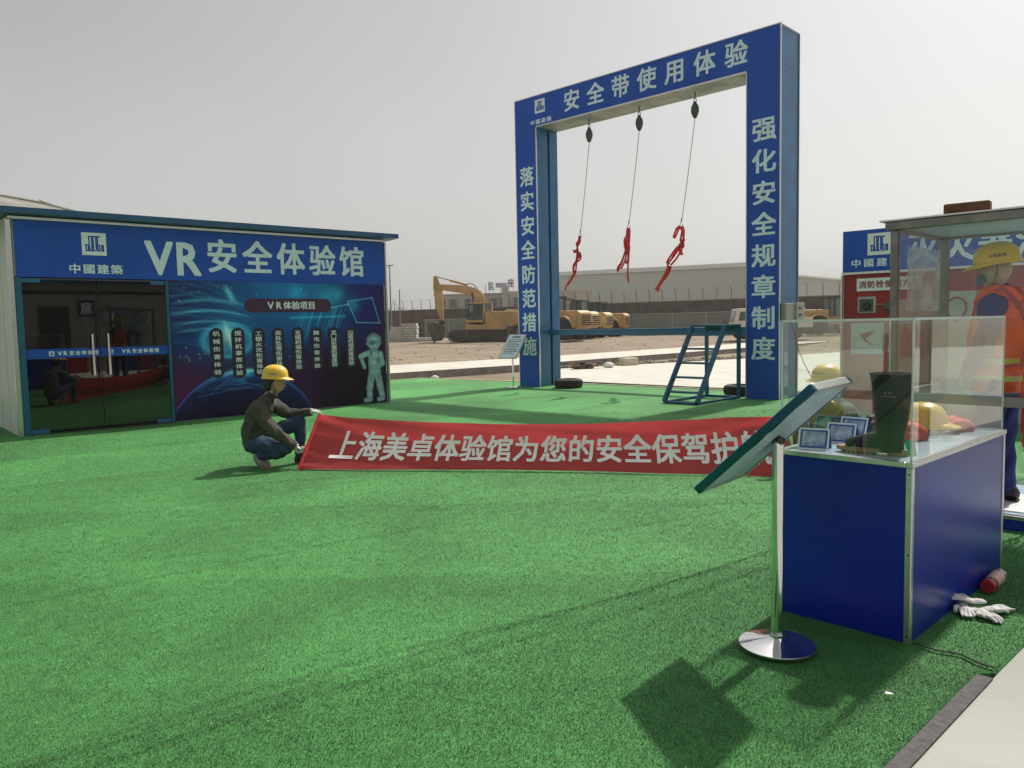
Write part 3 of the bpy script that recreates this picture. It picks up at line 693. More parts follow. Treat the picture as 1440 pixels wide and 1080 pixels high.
rf = one('roof', M['roofblue'], bld, lambda b: b.add([Vector(p) for p in ((-.75, -.22, 3.26), (L_ + .22, -.22, 3.26), (L_ + .22, D_ + .3, 3.10), (-.75, D_ + .3, 3.10), (-.75, -.22, 3.345), (L_ + .22, -.22, 3.345), (L_ + .22, D_ + .3, 3.2), (-.75, D_ + .3, 3.2))], [(0, 3, 2, 1), (4, 5, 6, 7), (0, 1, 5, 4), (1, 2, 6, 5), (2, 3, 7, 6), (3, 0, 4, 7)]))
b = MB()
for i in range(33): b.box(-.70 + i * .22, .30, 3.345, -.66 + i * .22, D_ + .25, 3.36)
b.build('roof_rib', M['roofblue'], rf)
# door: frame, two glass leaves
one('door_frame', M['teal'], bld, lambda b: b.box(.02, .0, 0, .105, .09, 2.355))
one('door_frame', M['teal'], bld, lambda b: b.box(2.135, .012, 0, 2.185, .09, 2.355))
one('threshold', M['darksteel'], bld, lambda b: b.box(.107, .02, 0, 2.133, .09, .02))
for k, (x0, x1, hx) in enumerate(((.112, 1.112, 1.00), (1.122, 2.128, 1.225))):
    g = one('glass_door', M['doorglass'], bld, lambda b: b.box(x0, .04, .045, x1, .048, 2.345))
    one('door_band', M['signblue'], g, lambda b: b.box(x0 + .002, .034, 1.145, x1 - .002, .038, 1.285))
    b = MB(); f = lambda x, z: Vector((x, .031, z))
    line(b, 'VR', x0 + .44 + (0 if k == 0 else -.11), x0 + .515 + (0 if k == 0 else -.11), 1.215, .075, .075, .022, f)
    line(b, '安全体验馆', x0 + .60 + (0 if k == 0 else -.11), x0 + .60 + .34 + (0 if k == 0 else -.11), 1.215, .068, .068, .022, f); b.build('lettering', M['white'], g)
    logo(g, x0 + (.33 if k == 0 else .14), 1.215, .07, .033)
    b = MB(); b.tube([(hx, -.03, .86), (hx, -.03, 1.5)], .017, 12); b.tube([(hx, -.03, .95), (hx, .034, .95)], .010, 8); b.tube([(hx, -.03, 1.41), (hx, .034, 1.41)], .010, 8)
    b.build('door_handle', M['chrome'], g, smooth=True)
    for z in (.035, 2.30): one('patch_fitting', M['alumatt'] if False else M['steelblue'], g, lambda b: b.box(x0 if k == 0 else x1 - .22, .028, z - .02, (x0 + .24) if k == 0 else x1, .06, z + .045))
# the printed poster on the right of the door: fine grid carrying its print as colour
def poster():
    x0, x1, z0, z1 = 2.19, 6.30, .02, 2.355; NX, NZ = 440, 250
    u = np.linspace(0, 1, NX); v = np.linspace(0, 1, NZ); U, V = np.meshgrid(u, v)
    S = x0 + (x1 - x0) * U; Z = z0 + (z1 - z0) * V
    def sm(a, b_, x): t = np.clip((x - a) / (b_ - a), 0, 1); return t * t * (3 - 2 * t)
    c = np.zeros((NZ, NX, 3)); c[:] = (.030, .006, .036)
    def mix(col, a): c[:] = c * (1 - a[..., None]) + np.array(col) * a[..., None]
    def glow(col, a): c[:] = c + np.array(col) * a[..., None]
    mix((.10, .010, .085), sm(1.5, 2.3, Z) * sm(3.5, 2.3, S)); mix((.075, .008, .055), sm(1.3, .4, Z) * sm(2.9, 2.2, S) * .8)
    mix((.008, .010, .075), sm(.9, 1.35, Z) * sm(6.25, 5.5, S))
    mix((.008, .13, .33), np.exp(-((S - 4.3) / 1.05) ** 2) * sm(1.05, 2.1, Z) * .95)
    mix((.006, .07, .22), np.exp(-((S - 3.4) / .9) ** 2) * np.exp(-((Z - 1.35) / .45) ** 2) * .8)
    mix((.012, .012, .12), np.exp(-((S - 5.9) / .45) ** 2) * sm(1.2, 1.9, Z) * .8)
    # flowing streaks sweeping from the left towards the eye
    r_ = np.random.default_rng(3)
    for i in range(46):
        zs = 1.15 + 1.15 * r_.random(); amp = r_.uniform(.05, .4); ph = r_.uniform(0, 1)
        zc = zs + amp * np.sin((S - 2.1) * 1.4 + ph * 2) - .32 * sm(2.4, 3.9, S) * (zs - 1.2)
        glow((.02, .16, .22), np.exp(-((Z - zc) / r_.uniform(.006, .02)) ** 2) * .22 * sm(3.75 + .5 * r_.random(), 2.9, S) * r_.uniform(.2, 1))
    for zs, k_, w_ in ((1.78, 1, .022), (1.60, .8, .018), (1.96, .6, .03), (1.47, .6, .02)):
        zc = zs + .10 * np.sin((S - 2.15) * 1.9) - .10 * (S - 2.2) ** 2 * .5
        glow((.10, .42, .52), np.exp(-((Z - zc) / w_) ** 2) * .55 * k_ * sm(3.7, 3.2, S) * sm(2.1, 2.6, S))
    rr = np.hypot((S - 3.12) / 1.25, (Z - 1.34) / .8)                      # the eye
    mix((.005, .02, .07), np.exp(-(rr / .34) ** 4) * .5)
    glow((.03, .22, .32), np.exp(-((rr - .34) / .05) ** 2) * .8); glow((.03, .2, .3), np.exp(-((rr - .2) / .10) ** 2) * .6)
    glow((.25, .45, .42), np.exp(-(np.hypot(S - 3.12, (Z - 1.42)) / .15) ** 2) * .8)
    bx = 3.12 + (1.50 - Z) * .28; glow((.30, .55, .60), np.exp(-((S - bx) / .035) ** 2) * sm(.8, 1.0, Z) * sm(1.75, 1.45, Z) * .8)
    glow((.10, .40, .45), np.exp(-((S - 3.25 + (Z - 2.0) * .45) / .05) ** 2) * sm(1.95, 2.1, Z) * sm(2.36, 2.15, Z) * .9)
    R_ = np.hypot(S - 3.38, Z + .62)                                          # the globe
    inside = sm(1.45, 1.42, R_)
    n = np.zeros_like(S)
    for k_ in range(6): n += np.sin(S * (5 + 4 * k_) + 3 * np.sin(Z * (4 + 3 * k_) + k_)) * np.sin(Z * (6 + 5 * k_) + k_ * 1.7) / (1.3 ** k_)
    shade = np.exp(-((R_ - 1.42) / .20) ** 2) * inside
    mix((.004, .004, .03), inside * .9); glow((.01, .10, .32), shade * (.6 + .35 * np.tanh(n)) * np.exp(-((S - 3.45) / .62) ** 2))
    glow((.06, .35, .50), np.clip(n - .6, 0, 1) * shade * .5 * np.exp(-((S - 3.3) / .5) ** 2)); glow((.15, .5, .62), np.exp(-((R_ - 1.42) / .035) ** 2) * np.exp(-((S - 3.45) / .50) ** 2) * .9)
    glow((.02, .06, .38), np.exp(-((R_ - 1.43) / .014) ** 2) * .8)
    for i in range(7):                                                        # network lines on the globe
        a0, a1 = r_.uniform(-.7, .7, 2); t0 = np.array([3.38 + 1.3 * sin(a0), -.62 + 1.3 * cos(a0)]); t1 = np.array([3.38 + 1.25 * sin(a1), -.62 + 1.2 * cos(a1)])
        dd = t1 - t0; ll = np.hypot(*dd); q = ((S - t0[0]) * dd[0] + (Z - t0[1]) * dd[1]) / ll ** 2; dist = np.abs((S - t0[0]) * dd[1] - (Z - t0[1]) * dd[0]) / ll
        glow((.04, .12, .25), np.exp(-(dist / .010) ** 2) * ((q > 0) & (q < 1)) * .4)
    def seg(a, b_, w_, col, k_=.5):
        dd = np.subtract(b_, a); ll = np.hypot(*dd); q = np.clip(((S - a[0]) * dd[0] + (Z - a[1]) * dd[1]) / ll ** 2, 0, 1)
        ds = np.hypot(S - a[0] - q * dd[0], Z - a[1] - q * dd[1]); glow(col, np.exp(-(ds / w_) ** 2) * k_)
    for a, b_ in (((5.48, 2.02), (6.02, 2.10)), ((6.02, 2.10), (6.18, 1.60)), ((6.18, 1.60), (5.66, 1.62)), ((5.66, 1.62), (5.48, 2.02))): seg(a, b_, .010, (.10, .42, .50), .6)
    seg((5.1, 1.90), (5.5, 1.97), .012, (.10, .45, .5), .7); seg((4.3, 1.72), (5.4, 1.74), .02, (.02, .30, .38), .6)
    for i in range(26):
        s0 = r_.uniform(4.55, 5.5); seg((s0, 1.95 - .1 * r_.random()), (s0 - .18, 1.30 + .3 * r_.random()), .009, (.02, .22, .30), .35)
    for i in range(14): zz = 1.2 + i * .045; glow((.004, .05, .10), np.exp(-((Z - zz) / .006) ** 2) * sm(3.9, 4.5, S) * sm(5.7, 5.1, S) * .7)
    for cx, cz, rx in ((4.42, 2.17, .13), (5.05, 2.10, .2), (5.6, 1.95, .12), (5.28, 2.16, .12)): glow((.01, .20, .20), np.exp(-(np.hypot(S - cx, (Z - cz)) / rx) ** 2) * .7)
    for i in range(60):
        a, b_ = r_.uniform(2.3, 5.0), r_.choice([r_.uniform(1.0, 1.25), r_.uniform(1.9, 2.3)]); glow((.2, .4, .45), np.exp(-(np.hypot(S - a, Z - b_) / .011) ** 2) * r_.uniform(.2, 1))
    mix((.010, .003, .012), sm(1.12, .9, Z) * sm(4.5, 5.2, S)); mix((.008, .004, .010), sm(.30, .05, Z) * .4)
    # standing robot figure
    RB = [((6.03, 1.25), (6.03, 1.22), .155), ((6.02, .98), (6.03, .72), .15), ((5.90, 1.02), (5.72, .95), .065), ((5.72, .95), (5.80, .74), .05), ((6.17, 1.0), (6.22, .80), .06), ((6.22, .78), (6.0, .72), .05),
          ((5.95, .56), (5.90, .30), .085), ((5.90, .30), (5.90, .13), .075), ((6.10, .56), (6.15, .30), .085), ((6.15, .30), (6.19, .13), .075), ((5.80, .09), (5.92, .10), .055), ((6.10, .09), (6.20, .10), .055), ((5.98, .62), (6.08, .62), .10)]
    bc = np.array((.22, .34, .33))
    for a, b_, w_ in RB:
        dd = np.subtract(b_, a); ll = max(np.hypot(*dd), 1e-4); q = np.clip(((S - a[0]) * dd[0] + (Z - a[1]) * dd[1]) / ll ** 2, 0, 1)
        ds = np.hypot(S - a[0] - q * dd[0], Z - a[1] - q * dd[1]); al = sm(w_, w_ - .018, ds)
        vol = (1 - .6 * (ds / w_) ** 2)[..., None] * (1.0 + .15 * np.sin(Z * 40))[..., None]; c[:] = c * (1 - al[..., None]) + bc * vol * al[..., None]
    for cx, cz, rx, rz, kk in ((6.03, 1.25, .17, .17, .25), (5.97, 1.20, .11, .07, .5), (5.87, 1.25, .03, .08, .7), (6.18, 1.25, .03, .08, .7), (6.02, .92, .10, .10, .3), (5.78, .98, .06, .06, .5), (6.2, .95, .05, .05, .5), (6.0, .74, .05, .04, .6), (5.90, .40, .05, .08, .35), (6.14, .40, .05, .08, .35), (5.89, .20, .05, .05, .4), (6.18, .20, .05, .05, .4)):
        al = sm(1.05, .9, np.hypot((S - cx) / rx, (Z - cz) / rz)) * sm(.72, .85, np.hypot((S - cx) / rx, (Z - cz) / rz)); c[:] = c + np.array((.16, .24, .24)) * (al * kk)[..., None]
    for cx, cz, rx, rz in ((6.0, 1.22, .085, .05), (5.93, .50, .03, .04), (6.12, .50, .03, .04), (5.96, 1.0, .03, .05), (6.1, .86, .03, .05)):
        al = sm(1.1, .8, np.hypot((S - cx) / rx, (Z - cz) / rz)); c[:] = c * (1 - .7 * al[..., None]) + np.array((.02, .07, .08)) * (.7 * al)[..., None]
    c = np.clip(c * np.array((1.5, 1.6, 1.75)), 0, 1)
    vs = np.stack([S.ravel(), np.full(S.size, .0), Z.ravel()], 1); idx = np.arange(NX * NZ).reshape(NZ, NX)
    q = np.stack([idx[:-1, :-1], idx[:-1, 1:], idx[1:, 1:], idx[1:, :-1]], -1).reshape(-1, 4); nf = len(q)
    me = bpy.data.meshes.new('poster'); me.vertices.add(len(vs)); me.vertices.foreach_set('co', vs.ravel()); me.loops.add(nf * 4); me.loops.foreach_set('vertex_index', q.ravel().astype(np.int32))
    me.polygons.add(nf); me.polygons.foreach_set('loop_start', np.arange(0, nf * 4, 4, dtype=np.int32)); me.update(calc_edges=True)
    ca = me.color_attributes.new('print', 'FLOAT_COLOR', 'POINT'); ca.data.foreach_set('color', np.concatenate([c.reshape(-1, 3), np.ones((NX * NZ, 1))], 1).ravel())
    m = bpy.data.materials.new('poster_print'); m.use_nodes = True; n_ = m.node_tree.nodes; a = n_.new('ShaderNodeVertexColor'); a.layer_name = 'print'
    m.node_tree.links.new(a.outputs[0], n_['Principled BSDF'].inputs['Base Color']); n_['Principled BSDF'].inputs['Roughness'].default_value = .45; n_['Principled BSDF'].inputs['Specular IOR Level'].default_value = .2
    me.materials.append(m); o = link(bpy.data.objects.new('poster', me), bld); return o
po = poster()
one('poster_backing', M['dark'], bld, lambda b: b.box(2.19, .004, .02, 6.30, .028, 2.353))
def pill(b, cx0, cx1, cz0, cz1, y):
    r = min(cx1 - cx0, cz1 - cz0) / 2; pts = []; hz = (cx1 - cx0) > (cz1 - cz0)
    for k in range(24):
        a = 2 * pi * k / 24; px, pz = r * cos(a), r * sin(a)
        pts.append(((cx1 - r if px > 0 else cx0 + r) + px, (cz0 + cz1) / 2 + pz) if hz else ((cx0 + cx1) / 2 + px, (cz1 - r if pz > 0 else cz0 + r) + pz))
    b.prism(pts, y, y + .002)
M['pillc'] = mat('dark_plum_print', (.055, .012, .055), .4, var=.05); M['pill2'] = mat('dark_violet_print', (.014, .006, .03), .4, var=.05)
b = MB(); pill(b, 3.44, 5.12, 1.82, 2.07, -.005); b.build('title_pill', M['pillc'], po)
b = MB(); line(b, 'VR体验项目', 3.92, 4.72, 1.945, .145, .15, .022, lambda x, z: Vector((x, -.007, z))); b.build('lettering', M['white'], po)
for cx, txt, z1, z0 in ((2.92, '机械伤害体验', 1.46, .80), (3.30, '搅拌机事故体验', 1.46, .77), (3.67, '工棚火灾伤害体验', 1.45, .77), (4.04, '高处坠落伤害体验', 1.45, .80), (4.42, '支模坍塌伤害体验', 1.45, .82), (4.79, '触电伤害体验', 1.44, .82), (5.15, '龙门吊坠落伤害体验', 1.44, .83), (5.51, '边坡坍塌伤害体验', 1.43, .84)):
    b = MB(); pill(b, cx - .12, cx + .12, z0 - .10, z1 + .10, -.004); b.build('item_pill', M['pill2'], po)
    b = MB(); column(b, txt, cx, z1, z0, .085, .12, .022 if txt in ('',) else .01, lambda x, z: Vector((x, -.0065, z))); b.build('lettering', M['white'], po)

# curved lattice roof behind the building
gh = empty('greenhouse', (-17.6, 24, 0), radians(8), 'pale curved greenhouse roof with thin ribs showing above the left building', 'greenhouse')
def arc(k, r=14, zc=-8.1): a = radians(36 + 108 * k / 24); return (r * cos(a), zc + r * sin(a))
b = MB(); A = [arc(k) for k in range(25)]
for k in range(24): b.add([(A[k][0], 0, A[k][1]), (A[k + 1][0], 0, A[k + 1][1]), (A[k + 1][0], 14, A[k + 1][1]), (A[k][0], 14, A[k][1])], [(0, 1, 2, 3)])
o = b.build('roof_sheet', mat('milky_sheet', (.85, .85, .8), .6, var=.1, trans=.5), gh, smooth=True); s_ = o.modifiers.new('t', 'SOLIDIFY'); s_.thickness = .03
for j in range(9): b = MB(); b.tube([(x, j * 1.7, z + .05) for x, z in A], .035, 6); b.build('rib', M['soffit'], gh)
for k in range(3, 22, 2): b = MB(); b.tube([(A[k][0], -.3, A[k][1] + .1), (A[k][0], 14, A[k][1] + .1)], .022, 5); b.build('purlin', M['soffit'], gh)

# ================================================================== SAFETY BELT GATE
GY = -.7728; GO = Vector((.216, 19.26, 0))
gate = empty('safety_belt_gate', GO, GY, 'tall blue portal frame with white Chinese lettering at the back of the lawn', 'gate frame')
W_, DD, TH = 6.7, .78, 6.87
def gf(x, z): return Vector((x, -.006, z))
pl = one('left_pillar', M['steelblue'], gate, lambda b: (b.box(.01, .012, 0, .64, .42, 6.18), b.box(.01, .50, 0, .64, DD, 6.18), b.box(.01, .42, 0, .30, .50, 6.18)))
pr_ = one('right_pillar', M['steelblue'], gate, lambda b: b.box(6.06, .012, 0, 6.69, DD, 6.18))
lt = one('lintel', M['steelblue'], gate, lambda b: b.box(.01, .012, 6.185, 6.69, DD, TH - .01))
one('left_sign', M['signblue'], pl, lambda b: b.box(.0, -.003, .0, .65, .010, 6.18)); one('right_sign', M['signblue'], pr_, lambda b: b.box(6.05, -.003, 0, 6.70, .010, 6.18))
one('top_sign', M['signblue'], lt, lambda b: b.box(0, -.003, 6.182, 6.70, .010, TH))
one('soffit', M['soffit'], lt, lambda b: b.box(.66, .03, 6.165, 6.04, DD - .02, 6.183))
b = MB(); line(b, '安全带使用体验', 1.77, 5.82, 6.55, .46, .46, .022, gf); b.build('lettering', M['letterwhite'], lt)
b = MB(); line(b, '中國建築', .56, 1.08, 6.27, .115, .14, .022, gf); b.build('lettering', M['letterwhite'], lt)
logo(lt, .80, 6.62, .31, -.004)
b = MB(); column(b, '落实安全防范措施', .34, 5.05, .98, .45, .44, .022, gf); b.build('lettering', M['letterwhite'], pl)
b = MB(); column(b, '强化安全规章制度', 6.39, 5.05, .96, .43, .47, .022, gf); b.build('lettering', M['letterwhite'], pr_)
for x0, x1, z0, z1 in ((-.02, .0, 0, TH + .02), (6.70, 6.72, 0, TH + .02), (.65, .67, 0, 6.155), (6.03, 6.05, 0, 6.155)):
    one('edge_trim', M['alu'], gate, lambda b: b.box(x0, -.014, z0, x1, .012, z1))
one('edge_trim', M['alu'], gate, lambda b: b.box(.67, -.014, 6.155, 6.03, .012, 6.18)); one('edge_trim', M['alu'], gate, lambda b: b.box(0, -.014, TH, 6.7, .012, TH + .02))
one('edge_trim', M['alumatt'], gate, lambda b: b.box(6.69, DD, 0, 6.71, DD + .02, TH)); one('edge_trim', M['alumatt'], gate, lambda b: b.box(6.695, .012, TH - .012, 6.71, DD, TH + .01))
one('catwalk_beam', M['steelblue'], gate, lambda b: (b.box(.40, .40, 1.24, 6.05, .64, 1.36), b.box(.40, .37, 1.355, 6.05, .67, 1.372)))
one('beam_bolt', M['darksteel'], gate, lambda b: b.box(.50, .36, 1.34, .62, .46, 1.62))
jb = empty('junction_box', GO + Matrix.Rotation(GY, 3, 'Z') @ Vector((6.71, .05, 1.49)), GY, 'grey electrical junction box fixed on the side of the right gate pillar', 'junction box')
one('box_body', M['junction'], jb, lambda b: b.box(0, 0, 0, .10, .36, .32), bevel=.008)
one('box_door', M['junction'], jb, lambda b: b.box(.10, .37, .0, .14, .72, .33), bevel=.008)
for z in (.07, .2): one('socket', M['darksteel'], jb, lambda b: (b.box(.14, .46, z, .146, .50, z + .05), b.box(.14, .54, z, .146, .58, z + .05)))
one('cable', M['black'], jb, lambda b: b.tube([(.06, .3, 0), (.10, .5, -.5), (.12, .72, -.8), (.25, .9, -1.2), (.6, 1.2, -1.46)], .008, 6), smooth=True)
for x in (.25,): pass
for z in (1.9, 4.1): one('sheet_joint', M['darksteel'], gate, lambda b: (b.box(6.69, .02, z, 6.6915, DD - .01, z + .006), b.box(.6395, .012, z, .6415, .42, z + .006)))
for z in (2.05, 4.12): one('vinyl_seam', M['signblue2'], gate, lambda b: (b.box(.005, -.0042, z, .645, -.0032, z + .004), b.box(6.055, -.0042, z + .25, 6.695, -.0032, z + .254)))
for x in (2.23, 4.46): one('vinyl_seam', M['signblue2'], gate, lambda b: b.box(x, -.0042, 6.19, x + .004, -.0032, 6.86))
# the three fall arresters, their wires and harnesses
def G3(s, z, off=.4): v = GO + Matrix.Rotation(GY, 3, 'Z') @ Vector((s, off, z)); return v
def arrester(s, z0, lab):
    p = G3(s, 6.17); t = empty('fall_arrester', p, GY, lab, 'fall arrester', 'fall arresters hanging from the lintel')
    b = MB(); b.tube([(0, 0, 0), (0, 0, -.13)], .012, 6); b.tube([(0.03 * cos(a), 0, -.17 + .045 * sin(a)) for a in np.linspace(0, 2 * pi, 13)], .009, 6); b.build('hook', M['darksteel'], t)
    one('shackle', M['darksteel'], t, lambda b: b.cbox((0, 0, -.23), (.05, .05, .07)))
    T = Matrix.Translation((0, 0, -.385)) @ Matrix.Rotation(pi / 2, 4, 'X')
    b = MB(); b.lathe([(.03, -.055), (.075, -.05), (.092, -.03), (.095, 0), (.092, .03), (.075, .05), (.03, .055)], 18, Matrix.Translation((0, 0, -.36)) @ Matrix.Diagonal((.85, 1, 1.5, 1)) @ Matrix.Rotation(pi / 2, 4, 'X')); b.build('housing', M['castgreen'], t, smooth=True)
    one('nozzle', M['darksteel'], t, lambda b: b.lathe([(.03, -.52), (.045, -.5), (.04, -.46)], 10), smooth=True)
    return t
def hang(pts_sz, off=.4): return [G3(s, z, off) for s, z in pts_sz]
SPEC = ((1.94, (1.64, 3.60), 'leftmost of the three grey fall arresters under the lintel'), (3.32, (3.02, 3.66), 'middle one of the three grey fall arresters under the lintel'), (4.69, (4.36, 3.56), 'rightmost of the three grey fall arresters under the lintel'))
HL = ('red safety harness hanging under the left wire, its long strap trailing to the left pillar', 'red safety harness hanging under the middle wire, with two straps spread apart', 'red safety harness hanging under the right wire, kinked with a bright lower strap')
WV = Matrix.Rotation(GY, 3, 'Z') @ Vector((0, 1, 0))
for i, (s, (es, ez), lab) in enumerate(SPEC):
    arrester(s, 0, lab)
    w_ = one('wire_rope', M['wire'], None, lambda b: b.tube([G3(s + (es - s) * t, 5.66 + (ez - 5.66) * t - .06 * sin(pi * t)) for t in np.linspace(0, 1, 9)], .0085, 5)); tag(w_, ('thin steel wire running down from the left arrester', 'thin steel wire running down from the middle arrester', 'thin steel wire running down from the right arrester')[i], 'wire', 'wires of the fall arresters')
    e = G3(es, ez); hn = empty('safety_harness', e, 0, HL[i], 'safety harness', 'red harnesses hanging in the gate')
    fs_, fz_ = ((.68, .58), (.72, .62), (.85, .62))[i]      # how far the straps reach down and sideways
    L = lambda s_, z_, o=.0: G3(es - (es - s_) * fs_, ez - (ez - z_) * fz_, .4 + o) - e
    b = MB(); ring = [Vector((.03 * cos(a), 0, -.04 + .045 * sin(a))) for a in np.linspace(0, 2 * pi, 13)]; b.tube([(0, 0, .10), (0, 0, 0)], .012, 6); b.tube(ring, .007, 6); b.build('snap_hook', M['alumatt'], hn)
    if i == 0:
        P = [[(1.62, 3.52), (1.60, 3.35), (1.50, 3.22), (1.53, 3.08), (1.50, 2.95)], [(1.63, 3.52), (1.62, 3.30), (1.56, 3.18)], [(1.50, 2.98), (1.38, 2.96), (1.26, 2.97)], [(1.55, 3.05), (1.53, 2.85), (1.50, 2.6), (1.38, 2.35), (1.34, 2.12)], [(1.50, 2.95), (1.58, 2.80), (1.62, 2.86), (1.60, 2.7), (1.48, 2.60)],
             [(1.50, 2.95), (1.46, 2.7), (1.42, 2.45), (1.37, 2.10)], [(1.45, 2.5), (1.36, 2.38), (1.33, 2.2), (1.37, 2.08)], [(1.37, 2.10), (1.20, 1.85), (.98, 1.55), (.93, 1.38)], [(1.40, 2.12), (1.22, 1.86), (1.02, 1.60)]]
    elif i == 1:
        P = [[(3.0, 3.56), (2.96, 3.3), (2.88, 3.15), (2.89, 2.9), (2.95, 2.72)], [(3.02, 3.56), (3.03, 3.2), (3.02, 2.9), (2.98, 2.7)], [(2.98, 3.56), (2.99, 3.3), (2.95, 3.1), (2.97, 2.9)], [(3.04, 3.56), (3.06, 3.3), (3.05, 3.0), (2.99, 2.8)], [(2.93, 3.0), (2.86, 2.7), (2.76, 2.45), (2.66, 2.25)], [(2.94, 2.9), (2.80, 2.60), (2.68, 2.28), (2.62, 2.30), (2.62, 2.14)],
             [(2.66, 2.25), (2.60, 2.15), (2.62, 2.06), (2.70, 2.2)], [(2.97, 2.8), (2.90, 2.55), (2.88, 2.4), (2.92, 2.32), (2.98, 2.5), (2.99, 2.75)], [(3.0, 2.85), (2.97, 2.5), (2.94, 2.15), (2.93, 1.9), (2.97, 1.62)], [(2.98, 2.7), (3.05, 2.75), (3.07, 2.9)]]
    else:
        P = [[(4.34, 3.46), (4.25, 3.40), (4.18, 3.22), (4.15, 3.10)], [(4.35, 3.46), (4.38, 3.35), (4.36, 3.15), (4.33, 3.0), (4.38, 2.9)], [(4.37, 3.46), (4.41, 3.3), (4.40, 3.1), (4.42, 2.95)], [(4.37, 3.0), (4.44, 2.88), (4.40, 2.83), (4.3, 2.86)], [(4.40, 2.98), (4.30, 2.75), (4.15, 2.5), (4.0, 2.3)], [(4.34, 2.9), (4.18, 2.68), (4.05, 2.4), (3.96, 2.28)], [(4.28, 2.8), (4.15, 2.62), (4.0, 2.38), (3.95, 2.25)], [(4.3, 2.82), (4.3, 2.65), (4.35, 2.52), (4.40, 2.55)], [(4.35, 2.85), (4.33, 2.6), (4.28, 2.55)],
             [(4.02, 2.3), (3.98, 2.18), (4.0, 2.05)]]
    P = P + [[(a_ + .035 * sin(3 * k_ + j_), z_ - .03 - .02 * k_) for j_, (a_, z_) in enumerate(q)] for k_, q in enumerate(P[:5])]
    for k, q in enumerate(P): one('strap', M['strap'], hn, lambda b: b.ribbon(cr([L(s_, z_, .03 * (k % 3) - .03) for s_, z_ in q], 5), .040, side=tuple(WV), t=.006))
    b = MB()
    if i == 2:
        for k in range(3): b.ribbon(cr([L(3.98 + .02 * k, 2.16, .02 * k), L(3.88 + .03 * k, 1.9, .02 * k), L(3.70 + .02 * k, 1.55, 0), L(3.60 + .03 * k, 1.38 - .04 * k, 0)], 5), .05, side=tuple(WV), t=.007)
        b.build('bright_strap', M['strap2'], hn)
    for s_, z_ in {0: ((1.50, 2.95), (1.37, 2.10), (1.55, 2.75)), 1: ((2.95, 2.72), (2.64, 2.2)), 2: ((3.98, 2.26), (4.36, 2.9), (4.0, 2.1))}[i]: one('buckle', M['darksteel'], hn, lambda b: b.cbox(L(s_, z_), (.05, .03, .06)))

# steps in front of the gate
lad = empty('steel_steps', (2.794, 14.394, 0), GY, 'blue steel step ladder with five rungs leaning up to the catwalk beam', 'step ladder')
sw, sd2, sh = .72, 1.56, 1.40
V_ = lambda x, y, z: (x, y, z)
for x in (0.03, sw): one('stringer', M['ladderblue'], lad, lambda b: b.bar((x, 0, .03), (x, 1.0, sh), .05, .10, up=(0, 0, 1)))
for x in (0.03, sw): one('rear_leg', M['ladderblue'], lad, lambda b: b.box(x - .03, sd2 - .06, 0, x + .03, sd2, sh))
for x in (0.03, sw): one('base_rail', M['ladderblue'], lad, lambda b: b.box(x - .03, .05, 0, x + .03, sd2 - .061, .05))
one('base_rail', M['ladderblue'], lad, lambda b: b.box(.061, -.02, 0, sw - .031, .04, .05)); one('base_rail', M['ladderblue'], lad, lambda b: b.box(.061, sd2 - .055, 0, sw - .031, sd2 - .005, .05))
for k in range(5):
    t = (k + .7) / 5.3; one('rung', M['ladderblue'], lad, lambda b: b.box(.055, 1.0 * t - .05, .03 + (sh - .03) * t - .018, sw - .025, 1.0 * t + .06, .03 + (sh - .03) * t + .018))
one('platform', M['ladderblue'], lad, lambda b: b.box(0, .98, sh, sw + .03, sd2 + .01, sh + .035)); one('top_rail', M['ladderblue'], lad, lambda b: b.box(.061, sd2 - .05, sh - .10, sw - .031, sd2 - .01, sh - .001))
# old tyres
def tyre(loc, lab, rz=0, s=1.0):
    t = empty('old_tyre', loc, rz, lab, 'tyre', 'old tyres by the gate pillars'); n = 40
    prof = [(.19, .03), (.21, .0), (.27, -.0), (.315, .02), (.33, .05), (.33, .16), (.315, .19), (.27, .21), (.21, .21), (.19, .18), (.22, .17), (.30, .15), (.30, .06), (.22, .04)]
    b = MB(); b.lathe([(r * s, z * s) for r, z in prof + prof[:1]], n, cap=False); b.build('tyre_casing', M['tyre'], t, smooth=True)
    b = MB()
    for k in range(44):
        T = Matrix.Rotation(2 * pi * k / 44, 4, 'Z'); b.cbox((.332 * s, 0, .105 * s), (.012, .028, .10), T)
    b.build('tread', M['tyre'], t)
tyre((1.34, 18.40, 0), 'old black tyre lying flat beside the left gate pillar'); tyre((4.62, 15.68, 0), 'old dark tyre lying flat beside the right gate pillar, behind the steps', .4)

# small information stand left of the gate
def info_stand(loc, rz, lab):
    t = empty('information_stand', loc, rz, lab, 'sign stand')
    b = MB(); b.lathe([(.16, 0), (.16, .012), (.10, .03), (.03, .045)], 24); b.build('base', M['chrome'], t, smooth=True)
    one('pole', M['chrome'], t, lambda b: b.tube([(0, 0, .04), (0, 0, .92)], .02, 10), smooth=True)
    T = Matrix.Translation((0, 0, 1.0)) @ Matrix.Rotation(radians(52), 4, 'X')
    bd = one('board', M['alumatt'], t, lambda b: b.box(-.27, -.36, -.02, .27, .36, .0, T)); one('board_face', M['paleface'], bd, lambda b: b.box(-.25, -.34, 0.001, .25, .34, .004, T))
    b = MB()
    for k in range(9): b.box(-.2, .18 - k * .05, .005, .2 - .08 * (k % 3 == 2), .195 - k * .05, .0065, T)
    b.box(-.12, .25, .005, .12, .29, .0065, T); b.build('printed_lines', M['purple'], bd)
info_stand((.03, 18.75, 0), radians(-38), 'pale blue tilted information board on a thin steel pole beside the left pillar')

